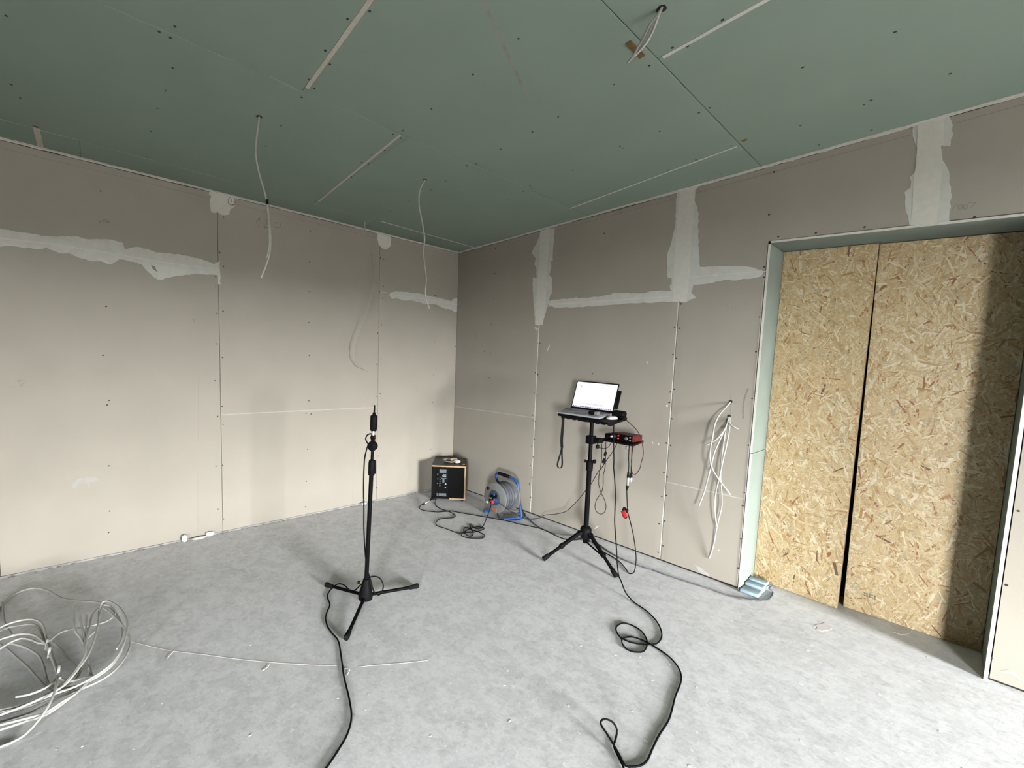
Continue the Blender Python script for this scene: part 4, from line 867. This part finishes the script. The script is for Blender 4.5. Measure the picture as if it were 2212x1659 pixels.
# mouse, pouch and small white block on the tray
tz = -0.0035
def dome(m, cx, cy, rx, ry, h, z0, M, ang=0.0, n=18, k=6, pw=0.5):
    vs = []; fs = []
    for i in range(k+1):
        a = math.pi/2*i/k; r_ = math.cos(a)**pw if i < k else 0.0; zz = z0+h*math.sin(a)
        for j in range(n):
            t_ = 2*math.pi*j/n; x, y = rx*r_*math.cos(t_), ry*r_*math.sin(t_)
            vs.append(M@Vector((cx+x*math.cos(ang)-y*math.sin(ang), cy+x*math.sin(ang)+y*math.cos(ang), zz)))
    for i in range(k):
        for j in range(n): fs.append((i*n+j, i*n+(j+1) % n, (i+1)*n+(j+1) % n, (i+1)*n+j))
    fs.append(tuple(reversed(range(n)))); m.add(vs, fs); return m
tag(dome(MB(), 0.205, -0.120, 0.026, 0.042, 0.019, tz, ML, -0.6).build('computer_mouse', WHITEP, smooth=True), 'white computer mouse on the tray right of the laptop', 'mouse')
pc = MB(); pc.rbox((0.172, -0.055, tz), (0.262, 0.008, tz+0.045), 0.016, M=ML); pc.rbox((0.235, -0.075, tz+0.001), (0.275, -0.035, tz+0.016), 0.007, M=ML)
tag(pc.build('pouch', BLACKP, smooth=True), 'black pouch on the tray beside the laptop hinge', 'pouch')
tag(MB().rbox((0.1645, -0.058, tz), (0.1715, -0.030, tz+0.022), 0.003, M=ML).build('memory_stick', WHITEP, smooth=True), 'tiny white block between the laptop and black pouch', 'memory stick')

# ---- clamp-on side tray with the audio interface
sh = thing('clamp_tray', b+V(0, 0, 0.88), 'small black side tray clamped to the laptop stand pole', 'tray')
cm = MB().rbox((b[0]-0.028, b[1]-0.03, 0.865), (b[0]+0.028, b[1]+0.03, 0.925), 0.008).build('clamp', BLACKP, sh, True)
MB().rbox((b[0]+0.024, b[1]-0.012, 0.878), (b[0]+0.075, b[1]+0.05, 0.912), 0.008).build('arm', BLACKP, sh, True)
MB().lathe((b[0]+0.055, b[1]+0.0, 0.872), (0, 0, -1), [(0, 0.005), (0.008, 0.005), (0.010, 0.013), (0.028, 0.013), (0.032, 0.009)], 12).build('clamp_knob', RUBBER, sh, True)
q = [(2.085, -0.400), (2.33, -0.425), (2.345, -0.415), (2.305, -0.195), (2.29, -0.185), (2.075, -0.20)]
MB().prism([(x, y, 0.905) for x, y in q], (0, 0, 1), -0.012, 0.0).build('shelf', BLACKP, sh)
MB().lathe((2.27, -0.36, 0.893), (0, 0, -1), [(0, 0.004), (0.016, 0.004), (0.018, 0.010), (0.036, 0.010), (0.04, 0.006)], 12).build('shelf_knob', GREYP, sh, True)
MI = Matrix.Translation(Vector((2.222, -0.345, 0.905)))@Matrix.Rotation(-0.10, 4, 'Z')
ai = thing('audio_interface', (2.222, -0.345, 0.905), 'red audio interface box with black front on the side tray', 'audio interface')
MB().rbox((-0.085, 0.0, 0.0015), (0.085, 0.11, 0.047), 0.004, M=MI).build('case', REDALU, ai, True)
fp = MB().box((-0.080, -0.0025, 0.004), (0.080, 0.0005, 0.044), M=MI).build('front_panel', BLACKP, ai)
D3 = MI.to_3x3()@Vector((0, -1, 0))
for x, z, r_, mt, nm in ((-0.060, 0.024, 0.0125, SILVER, 'input_socket'), (-0.026, 0.033, 0.007, REDP, 'level_knob'), (-0.026, 0.014, 0.004, emis('red_led', (1, 0.05, 0.02), 2.0), 'status_light'), (0.002, 0.024, 0.011, BLACKM, 'input_socket'), (0.036, 0.022, 0.012, GREYP, 'monitor_knob'), (0.064, 0.033, 0.006, GREYP, 'level_knob'), (0.064, 0.012, 0.0075, SILVER, 'headphone_socket')):
    MB().lathe(MI@Vector((x, -0.0025, z)), D3, [(0, r_), (0.006, r_*0.95), (0.008, r_*0.6)], 14).build(nm, mt, fp, True)
MB().lathe(MI@Vector((-0.060, -0.008, 0.024)), D3, [(0, 0.0105), (0.03, 0.0105), (0.034, 0.006)], 14).build('plug', SILVER, ai, True)
MP = Matrix.Translation(Vector((2.098, -0.330, 0.905)))@Matrix.Rotation(-0.12, 4, 'Z')
pb = thing('power_box', (2.105, -0.33, 0.905), 'flat black box beside the red audio interface', 'adapter')
MB().rbox((-0.018, 0.0, 0.0012), (0.030, 0.12, 0.034), 0.005, M=MP).build('case', BLACKP, pb, True)
MB().box((0.0, 0.03, 0.034), (0.018, 0.05, 0.0346), M=MP).build('sticker', GREYP, pb)
MB().lathe(MP@Vector((0.008, 0.0005, 0.017)), (0, -1, 0), [(0, 0.006), (0.018, 0.006), (0.02, 0.003)], 10).build('plug', RUBBER, pb, True)

# ---- cables around the stand
z1f = zs
z5 = lambda p: zm(1120, 1000, 5.925, p)
bt0 = V(2.14, -0.36, 0); zc2 = lambda p: zm(1200, 1200, 3.614, p)
cont = fl(*zc2([(590, 350)])[0])
px = z1f([(1285, 945), (1283, 1100), (1284, 1300), (1286, 1500)])+z5([(1218, 60), (1230, 200), (1240, 400), (1235, 600), (1231, 750), (1240, 900), (1255, 1100), (1265, 1300), (1285, 1450)])+zc2([(510, 195), (545, 285), (590, 350)])
pts_ = hang([(1326.5, 912)]+px, bt0, cont)
pts_[-1][2] = 0.006
for q in zc2([(620, 370), (720, 440), (800, 530), (830, 620), (800, 680), (740, 695), (660, 690), (580, 675), (510, 640), (475, 590), (480, 550), (530, 528), (600, 545), (670, 590), (710, 650), (715, 700), (690, 745), (640, 755), (570, 740), (525, 695), (520, 655), (560, 637), (620, 640), (700, 670), (780, 715), (880, 785), (950, 860), (980, 930), (975, 1000), (935, 1100), (910, 1200), (880, 1290), (810, 1400), (760, 1500), (715, 1600), (660, 1640), (600, 1648), (545, 1640)]): pts_.append(fl(*q, 0.0045))
for q, z in zip(zc2([(500, 1560), (455, 1480), (400, 1390), (355, 1320), (360, 1285), (400, 1278), (450, 1305), (480, 1360), (470, 1430), (455, 1490), (490, 1570), (525, 1640), (600, 1850)]), [0.01, 0.02, 0.035, 0.05, 0.055, 0.05, 0.04, 0.02, 0.006, 0.005, 0.005, 0.005, 0.005]): pts_.append(fl(*q, z))
# lift crossing strands
tag(cable('signal_cable', pts_, 0.0037, CABLEB), 'black cable curling in loops over the bright floor at right', 'cable')
# XLR cable from the side tray to the speaker
bx = V(2.29, -0.40, 0); endc = fl(*z5([(1440, 1425)])[0])
px = z1f([(1520, 1245), (1512, 1300), (1505, 1450)])+z5([(1412, 20), (1408, 120)])
top = hang(px, bx, bx)
xs = thing('speaker_lead', bx+V(0, 0, 0), 'long black lead from side tray along floor to the speaker', 'cable')
cable('tray_lead', top, 0.003, CABLEB, xs)
p0, p1, p2, p3 = [at(*q, bx) for q in z5([(1405, 110), (1403, 190), (1396, 290), (1386, 352)])]
def cone(a, c, r0, r1, name, mat, parent): return MB().tube([a, a+(c-a)*0.15, a+(c-a)*0.85, c], [r0*.8, r0, r1, r1*.8], 12).build(name, mat, parent, True)
cone(p0, p1, 0.006, 0.0095, 'plug_boot', RUBBER, xs); cone(p1, p2, 0.0095, 0.0095, 'plug_shell', SILVER, xs); cone(p2, p3, 0.0105, 0.005, 'plug_boot', RUBBER, xs)
px = z5([(1386, 352), (1390, 480), (1395, 580), (1403, 650), (1430, 750), (1465, 900), (1490, 1050), (1505, 1200), (1500, 1300), (1480, 1395), (1440, 1425)])
pts_ = hang(px, bx, endc); pts_[-1][2] = 0.004
for q in z5([(1410, 1410), (1370, 1350), (1300, 1270), (1200, 1200), (1090, 1140), (1000, 1070), (930, 1000), (870, 968), (820, 970), (740, 985), (680, 985), (610, 980), (520, 950), (400, 890), (280, 840), (150, 810), (0, 780)]): pts_.append(fl(*q, 0.004))
zr = lambda p: zm(880, 950, 7.21, p)
for q in zr([(1600, 1275), (1400, 1235), (1200, 1200), (1000, 1165), (800, 1130), (700, 1112), (600, 1115), (480, 1125), (380, 1118), (280, 1105), (210, 1085), (185, 1060), (205, 1025)]): pts_.append(fl(*q, 0.004))
ps = [fl(*zr([(205, 1025)])[0], 0.006), fl(*zr([(275, 990)])[0], 0.018), fl(*zr([(350, 943)])[0], 0.04), fl(*zr([(400, 905)])[0], 0.055)]
pts_ += ps[:2][1:]
cable('floor_lead', pts_, 0.0033, CABLEB, xs)
cone(ps[0]+(ps[1]-ps[0])*0.3, ps[1], 0.006, 0.010, 'plug_boot', RUBBER, xs); cone(ps[1], ps[2], 0.0085, 0.0085, 'plug_shell', SILVER, xs); cone(ps[2], ps[3], 0.010, 0.010, 'plug_socket', RUBBER, xs)
p = at(*z5([(1372, 600)])[0], bx+(endc-bx)*0.25)
MB().rbox((-0.022, -0.006, -0.018), (0.018, 0.006, 0.012), 0.005, M=Matrix.Translation(Vector(p))@Matrix.Rotation(0.4, 4, 'Y')).build('hook_tape', RUBBER, xs, True)
p = at(*z5([(1357, 650)])[0], bx+(endc-bx)*0.25)
MB().rbox((-0.020, -0.005, -0.024), (0.018, 0.005, 0.024), 0.008, M=Matrix.Translation(Vector(p))@Matrix.Rotation(-0.5, 4, 'Y')).build('tag', REDP, xs, True)
lp_ = z5([(1335, 660), (1345, 690), (1372, 708), (1390, 690), (1392, 660)]); cable('tag_loop', [at(*q, bx+(endc-bx)*0.25) for q in lp_], 0.0035, RUBBER, xs)
# second plug on a red cable
rc = thing('red_usb_cable', at(*z5([(1440, 250)])[0], bx), 'dark red cable looping from tray down beside the hanging plugs', 'cable')
px = z1f([(1455, 892), (1530, 935), (1610, 1010), (1670, 1100), (1700, 1190), (1720, 1300), (1725, 1400), (1690, 1530)])+z5([(1560, 55), (1530, 110), (1490, 150), (1462, 140), (1447, 80), (1445, 0)])+z1f([(1545, 1500), (1555, 1400), (1570, 1300), (1578, 1245)])
e0 = np.array(ML@Vector((0.262, -0.06, 0.004)))
pts_ = [e0]+hang(px, V(2.27, -0.38, 0), V(2.32, -0.425, 0)+V(0.005, -0.006, 0))[1:]
cable('cord', pts_, 0.0028, CABLER, rc)
bx2 = bx+V(0.02, 0.012, 0)
sp_ = thing('spare_plug_lead', at(*z5([(1440, 250)])[0], bx2), 'short black lead with a silver plug hanging from side tray', 'cable')
cable('cord', hang(z1f([(1560, 1250), (1552, 1400), (1550, 1550)])+z5([(1442, 40), (1442, 130)]), bx2, bx2), 0.003, CABLEB, sp_)
q0, q1, q2 = [at(*q, bx2) for q in z5([(1442, 125), (1441, 188), (1440, 248)])]
cone(q0, q1, 0.006, 0.0095, 'plug_boot', RUBBER, sp_); cone(q1, q2, 0.009, 0.009, 'plug_shell', SILVER, sp_)
# thin leads bundled under the side tray
tb = V(2.10, -0.41, 0)
px = z1f([(1200, 1130), (1170, 1190), (1165, 1300), (1163, 1420), (1158, 1540), (1145, 1640)])+z5([(1085, 150), (1083, 290), (1060, 380), (1000, 470), (978, 560), (1000, 625), (1055, 655), (1100, 630), (1120, 560), (1100, 470), (1060, 390), (1040, 330), (1025, 250), (1035, 120)])+z1f([(1085, 1600), (1102, 1450), (1105, 1300), (1095, 1180)])
tl_ = thing('thin_lead', tb+V(0, 0, 0.5), 'thin black lead tied in a hanging loop under side tray', 'cable')
cable('cord', hang(px, tb, tb+V(-0.012, -0.014, 0)), 0.0022, CABLEB, tl_)
for q, s_ in (((1158, 1385), 0.016), ((1135, 1490), 0.018)):
    p = at(*z1f([q])[0], tb+V(0.002, -0.006, 0)); MB().rbox((-s_*0.55, -0.008, -s_), (s_*0.55, 0.008, s_), 0.006, M=Matrix.Translation(Vector(p))@Matrix.Rotation(0.3, 4, 'Y')).build('hook_tape', RUBBER, tl_, True)
px = z1f([(1040, 1180), (1036, 1240), (1060, 1285), (1120, 1305), (1180, 1298), (1222, 1260), (1248, 1205)])
tag(cable('loop_lead', hang(px, tb+V(-0.01, -0.015, 0), tb+V(0.02, -0.02, 0)), 0.0021, CABLEB), 'thin black lead in a shallow arc between clamp and side tray', 'cable')
# power lead to the reel
px = z1f([(1330, 1232), (1290, 1320), (1220, 1420), (1165, 1500), (1100, 1600), (1050, 1655)])+z5([(970, 200), (915, 290)])
pts_ = hang(px, tb+V(0.03, -0.02, 0), V(2.03, -0.40, 0))
bk = V(1.98, -0.33, 0)
pts_ += hang(z5([(880, 330), (855, 360), (800, 430), (740, 500), (680, 560)]), bk, V(1.75, -0.20, 0))
pts_ += hang(z5([(610, 620), (500, 650), (420, 660), (335, 668)]), V(1.62, -0.14, 0), V(1.42, -0.08, 0))
for q in z5([(285, 700), (220, 718), (150, 720), (70, 712)]): pts_.append(fl(*q, 0.004))
rf = V(1.035, -0.375, 0)
pts_ += [fl(*zr([(1800, 1205)])[0], 0.004), fl(*zr([(1700, 1165)])[0], 0.01), fl(*zr([(1600, 1110)])[0], 0.035)]
pts_ += [wb(*zr([(1520, 1050)])[0], -0.40), wb(*zr([(1425, 982)])[0], -0.385)]
tag(cable('power_lead', pts_, 0.0024, CABLEB), 'thin black power lead sagging from side tray to the cable reel', 'cable')

# ---- speaker cabinet in the corner
q = [0.416, -0.404]; ya = 0.831; BW, BD, BH, Bz = 0.352, 0.372, 0.357, 0.018
MS = Matrix.Translation(Vector((q[0], q[1], 0)))@Matrix.Rotation(ya, 4, 'Z')
spk = thing('speaker_cabinet', (q[0], q[1], 0), 'black speaker cabinet with pale wood edges in the corner', 'speaker')
MB().box((-BW/2+0.004, 0.014, Bz), (BW/2-0.004, BD, Bz+BH-0.004), M=MS).build('cabinet', BLACKP, spk)
MB().box((-BW/2, 0.0, Bz+BH-0.004), (BW/2, BD, Bz+BH), M=MS).build('top_panel', noisy('dark_brown_laminate', (0.028, 0.022, 0.020), 0.35, 0.2, 30), spk)
def bar(p_, q_, name): return MB().box(p_, q_, M=MS).build(name, WOODE, spk)
bar((-BW/2, 0.0, Bz+BH-0.018), (BW/2, 0.0139, Bz+BH-0.0045), 'wood_edge'); bar((BW/2-0.015, 0.0, Bz), (BW/2, 0.0139, Bz+BH-0.0185), 'wood_edge'); bar((0.01, 0.0, Bz), (BW/2-0.0155, 0.0139, Bz+0.014), 'wood_edge')
MB().box((-BW/2, 0.004, Bz), (-BW/2+0.0095, 0.0139, Bz+BH-0.0185), M=MS).build('side_edge', BLACKM, spk)
fb = Bz+0.016
for k in range(16):
    x = 0.0+k*0.0098; MB().box((x, 0.006, fb), (x+0.0052, 0.0138, Bz+BH-0.022), M=MS).build('grille_slat', BLACKM, spk)
pl_ = MB().box((-BW/2+0.045, 0.008, fb), (-0.012, 0.0138, Bz+BH-0.03), M=MS).build('amplifier_plate', BLACKM, spk)
PGREY = noisy('plate_grey', (0.16, 0.18, 0.20), 0.4, 0.2, 50, metal=0.3)
LBL = noisy('label_grey', (0.45, 0.50, 0.54), 0.5, 0.1, 60)
for (a, c, d_, e_, mt, nm) in ((0.080, 0.275, 0.150, 0.310, PGREY, 'heat_sink'), (0.118, 0.252, 0.150, 0.259, LBL, 'print_label'), (0.110, 0.238, 0.150, 0.246, LBL, 'print_label'), (0.112, 0.175, 0.132, 0.222, PGREY, 'heat_sink'), (0.100, 0.215, 0.152, 0.222, PGREY, 'heat_sink'), (0.138, 0.150, 0.152, 0.165, LBL, 'switch'), (0.138, 0.118, 0.150, 0.126, LBL, 'print_label'), (0.055, 0.030, 0.155, 0.060, PGREY, 'power_inlet'), (0.082, 0.305, 0.150, 0.312, LBL, 'print_label')):
    MB().box((-BW/2+a, 0.004, Bz+c), (-BW/2+d_, 0.0079, Bz+e_), M=MS).build(nm, mt, pl_)
dn = MS.to_3x3()@Vector((0, -1, 0))
for k in range(7):
    MB().lathe(MS@Vector((-BW/2+0.062, 0.0078, Bz+0.14+k*0.024)), dn, [(0, 0.006), (0.008, 0.006), (0.010, 0.004)], 10).build('control_knob', GREYP if k % 2 else BLACKP, pl_, True)
    if k < 5: MB().lathe(MS@Vector((-BW/2+0.086, 0.0078, Bz+0.14+k*0.022)), dn, [(0, 0.005), (0.007, 0.005)], 10).build('socket', WOODE if k < 2 else GREYP, pl_, True)
for x, y in ((-BW/2+0.03, 0.03), (BW/2-0.03, 0.03), (-BW/2+0.03, BD-0.03), (BW/2-0.03, BD-0.03)):
    MB().lathe(MS@Vector((x, y, 0)), (0, 0, 1), [(0, 0.013), (0.003, 0.016), (0.0178, 0.017)], 14).build('foot', noisy('dark_foot', (0.05, 0.02, 0.015), 0.6), spk, True)
Zt = Bz+BH
# dish, roll, tissue and a strip of wood on top
MT = MS@Matrix.Translation(Vector((0.012, 0.15, Zt)))
dish = thing('oval_dish', MT@Vector((0, 0, 0)), 'white oval dish of crumbs on top of the speaker cabinet', 'dish')
def oval(m, prof, ex, M, n=28, scal=0.05):
    vs = []; fs = []
    for r_, z in prof:
        for k in range(n):
            a = 2*math.pi*k/n; rr_ = r_*(1+scal*math.cos(7*a)*(r_/0.08)); vs.append(M@Vector((rr_*math.cos(a)*ex, rr_*math.sin(a), z)))
    for i in range(len(prof)-1):
        for k in range(n): fs.append((i*n+k, i*n+(k+1) % n, (i+1)*n+(k+1) % n, (i+1)*n+k))
    fs.append(tuple(reversed(range(n)))); return m.add(vs, fs)
oval(MB(), [(0.035, 0.0005), (0.058, 0.010), (0.078, 0.024), (0.080, 0.026), (0.074, 0.024), (0.056, 0.013), (0.030, 0.005), (0.004, 0.004)], 1.05, MT, scal=0.025).build('bowl', PORC, dish, True)
dome(MB(), -0.02, -0.012, 0.030, 0.026, 0.012, 0.008, MT, 0.3).build('crumb_pile', CRUMB, dish, True)
tag(dome(MB(), 0.030, 0.010, 0.044, 0.030, 0.034, 0.012, MT, 0.2).build('bread_roll', BREAD, smooth=True), 'pale bread roll lying in the dish on the speaker', 'bread')
rs = random.Random(3); m = MB(); vs = []; fs = []; n1, n2 = 7, 10
for i in range(n1):
    th = math.pi*i/(n1-1)
    for j in range(n2):
        k_ = rs.uniform(0.6, 1.15); vs.append(MT@Vector((0.068+0.036*math.sin(th)*math.cos(2*math.pi*j/n2)*k_, -0.055+0.022*math.sin(th)*math.sin(2*math.pi*j/n2)*k_, 0.022-0.020*math.cos(th)*rs.uniform(.85, 1.0))))
fs = [(i*n2+j, i*n2+(j+1) % n2, (i+1)*n2+(j+1) % n2, (i+1)*n2+j) for i in range(n1-1) for j in range(n2)]
tag(m.add(vs, fs).build('crumpled_tissue', TISSUE), 'crumpled white tissue at the front of the dish on speaker', 'tissue')
tag(MB().rbox((0.108, -0.115, 0.0006), (0.142, 0.115, 0.009), 0.003, M=MT@Matrix.Rotation(0.12, 4, 'Z')).build('wood_strip', noisy('dull_wood', (0.30, 0.22, 0.12), 0.6, 0.2, 50)), 'flat wooden strip beside the dish on the speaker cabinet', 'wood strip')
# its power cord, tangled on the floor, to the reel
pts_ = [np.array(MS@Vector((-BW/2+0.075, 0.001, Bz+0.06))), np.array(MS@Vector((-BW/2+0.07, -0.025, Bz+0.035))), fl(*zr([(430, 960)])[0], 0.006)]
for q in zr([(440, 1010), (480, 1055), (560, 1090), (620, 1110), (700, 1140), (745, 1180), (720, 1210), (650, 1220), (560, 1225), (490, 1240), (450, 1280), (445, 1320), (490, 1350), (580, 1375), (680, 1415), (780, 1450), (850, 1450), (940, 1445), (1060, 1435), (1150, 1410), (1195, 1385), (1180, 1365), (1100, 1355), (1020, 1370), (940, 1400), (870, 1450), (842, 1485), (870, 1510), (960, 1530), (1080, 1535), (1170, 1530), (1205, 1500), (1180, 1465), (1100, 1435), (1000, 1395), (920, 1362), (880, 1385), (885, 1440), (930, 1485), (985, 1502), (1025, 1475), (1015, 1420), (988, 1370), (966, 1315), (985, 1308), (1030, 1365), (1090, 1385), (1150, 1368)]): pts_.append(fl(*q, 0.0045))
pts_ += [fl(*zr([(1190, 1325)])[0], 0.01), fl(*zr([(1230, 1230)])[0], 0.045), wb(*zr([(1270, 1125)])[0], -0.425), wb(*zr([(1300, 1040)])[0], -0.43), wb(*zr([(1298, 980)])[0], -0.43), wb(*zr([(1268, 935)])[0], -0.42), wb(*zr([(1300, 915)])[0], -0.395)]
tag(cable('mains_cord', pts_, 0.0033, CABLEB), 'black power cord tangled on the floor before the speaker cabinet', 'cable')

# ---- cable reel
rcx = wb(1070, 1075, -0.36); RX, RZ, R0 = rcx[0], rcx[2], 0.142
reel = thing('cable_reel', (RX, -0.29, 0), 'grey cable reel with blue tube frame by right wall', 'cable reel')
ff_ = MB().lathe((RX, -0.372, RZ), (0, 1, 0), [(0, 0.060), (0.004, 0.075), (0.004, R0-0.006), (0.008, R0), (0.014, R0), (0.016, R0-0.01)], 40).build('front_flange', GREYP, reel, True, )
MB().lathe((RX, -0.190, RZ), (0, 1, 0), [(0, R0-0.01), (0.002, R0), (0.010, R0), (0.012, R0-0.01)], 40).build('rear_flange', GREYP, reel, True)
MB().lathe((RX, -0.357, RZ), (0, 1, 0), [(0, 0.095), (0.168, 0.095)], 24).build('drum', GREYP, reel, True)
for k in range(15):
    y = -0.350+k*0.0108; r_ = 0.112 if k % 3 else 0.118
    MB().tube([np.array([RX+r_*math.cos(a), y+0.008*math.sin(a/2), RZ+r_*math.sin(a)]) for a in [i*2*math.pi/30 for i in range(31)]], 0.0062, 6).build('cable_turn', noisy('reel_cable_%d' % k, (0.14+0.05*(k % 2), 0.15+0.05*(k % 2), 0.17+0.05*(k % 2)), 0.5) if k < 2 else bpy.data.materials['reel_cable_%d' % (k % 2)], reel, True)
pan = MB().lathe((RX, -0.380, RZ), (0, 1, 0), [(0, 0.060), (0.003, 0.068), (0.010, 0.070)], 30).build('socket_panel', noisy('dark_grey_panel', (0.09, 0.095, 0.10), 0.5), reel, True)
for k, (dx, dz__, mt) in enumerate(((-0.022, 0.006, BLACKP), (0.020, 0.026, BLACKP), (0.024, -0.022, BLUET), (-0.002, -0.034, REDP))):
    sk = MB().lathe((RX+dx, -0.379, RZ+dz__), (0, -1, 0), [(0, 0.021), (0.008, 0.021), (0.009, 0.018)], 18).build('socket', BLACKP if mt is not BLUET else BLUET, pan, True)
    if mt is BLUET or k == 1: MB().rbox((RX+dx-0.018, -0.398, RZ+dz__+0.004), (RX+dx+0.004, -0.388, RZ+dz__+0.024), 0.003).build('socket_lid', BLUET, sk, True)
    if mt is REDP: MB().lathe((RX+dx, -0.388, RZ+dz__), (0, -1, 0), [(0, 0.019), (0.022, 0.017), (0.026, 0.010)], 16).build('plug', REDP, sk, True)
MB().rbox((RX-0.050, -0.400, RZ-0.012), (RX-0.018, -0.386, RZ+0.002), 0.005).build('plug', GREYP, pan, True)
MB().lathe((RX-0.088, -0.378, RZ+0.070), (0, 1, 0), [(0, 0.014), (0.008, 0.016)], 14).build('winding_knob_hole', RUBBER, ff_, True)
MB().lathe((RX-0.088, -0.380, RZ-0.060), (0, 1, 0), [(0, 0.012), (0.008, 0.013)], 14).build('winding_knob_hole', CORE, ff_, True)
MB().rbox((RX-0.025, -0.3715, RZ-0.128), (RX+0.030, -0.3672, RZ-0.100), 0.004).build('maker_label', ORANGE, ff_)
yr = -0.165
fp_ = [V(RX+0.10, -0.345, 0.014), V(RX+0.125, -0.27, 0.013), V(RX+0.15, -0.20, 0.014)]
fp_ += [V(RX+0.162, yr-0.01, 0.03), wb(1119, 1070, yr), wb(1119, 1050, yr), wb(1113, 1037, yr), wb(1104, 1031, yr), wb(1090, 1027, yr), wb(1077, 1022, yr), wb(1071.5, 1025, yr), wb(1072, 1032, yr), wb(1077, 1042, yr)]
fr_ = MB().tube(cat(fp_+[V(RX-0.02, yr, RZ+0.08), V(RX, yr, RZ)], 0.015), 0.0115, 10).build('frame', BLUET, reel, True)
MB().tube(cat([V(RX, yr, RZ), V(RX-0.09, yr, RZ-0.10), V(RX-0.13, yr-0.01, 0.03), V(RX-0.145, -0.20, 0.013), V(RX-0.155, -0.30, 0.013), V(RX-0.158, -0.345, 0.013)], 0.015), 0.0115, 10).build('frame', BLUET, reel, True)
MB().tube([V(RX, -0.21, RZ), V(RX, yr, RZ)], 0.016, 10).build('axle', GREYP, reel, True)
ga, gb = wb(1077, 1022, yr), wb(1101, 1030, yr)
MB().tube([ga+(gb-ga)*k/12 for k in range(13)], [0.0185 if k % 2 else 0.015 for k in range(13)], 12).build('hand_grip', RUBBER, fr_, True)
# grey cable off the reel, along the wall to the doorway
zf = lambda p: zm(1000, 1020, 5.53, p); zd = lambda p: zm(1380, 1100, 7.373, p)
gc = [V(RX+0.07, -0.25, 0.08), V(RX+0.11, -0.16, 0.04)]
for q in zf([(700, 462), (745, 505), (735, 540), (680, 572), (600, 585), (520, 572), (440, 548), (412, 515), (430, 490), (520, 500), (620, 490), (700, 500), (770, 540), (820, 590), (900, 650), (1000, 700), (1100, 735), (1200, 757), (1310, 768), (1450, 800), (1600, 850), (1700, 920), (1830, 1000), (1950, 1060), (2080, 1110), (2200, 1152)]): gc.append(fl(*q, 0.005))
for q in zd([(200, 960), (430, 1050), (680, 1130), (930, 1210), (1150, 1280), (1400, 1370), (1600, 1420), (1800, 1450), (1950, 1460), (2060, 1440), (2120, 1380), (2135, 1320)]): gc.append(fl(*q, 0.005))
gc += [fl(*zd([(2110, 1285)])[0], 0.02), fl(*zd([(2075, 1262)])[0], 0.03), V(3.03, 0.19, 0.02), V(3.04, 0.21, 0.01)]
for p in gc: p[1] = min(p[1], 0.21)
tag(cable('extension_cable', gc, 0.0045, CABLEG, step=0.02), 'dusty grey cable running along the right wall to the doorway', 'cable')

# ---- pale blue foam pads in the doorway corner
F0, F1, F2, F3 = fl(1608, 1285), fl(1617, 1256), fl(1662, 1272), fl(1652, 1297)
fo = thing('foam_pad', V(2.96, 0.07, 0), 'pale blue grooved foam pad on floor in the doorway corner', 'foam')
xa, xb_ = DL+0.004, DL+0.105
for (y0_, y1_, z1_) in ((-0.03, 0.050, 0.024), (0.066, 0.122, 0.038), (0.136, 0.195, 0.044)):
    MB().rbox((xa, y0_, 0.001), (xb_, y1_, z1_), 0.006).build('foam_ridge', FOAMB, fo, True)
MB().box((xa, -0.028, 0.0005), (xb_-0.004, 0.193, 0.014)).build('foam_base', FOAMD, fo)
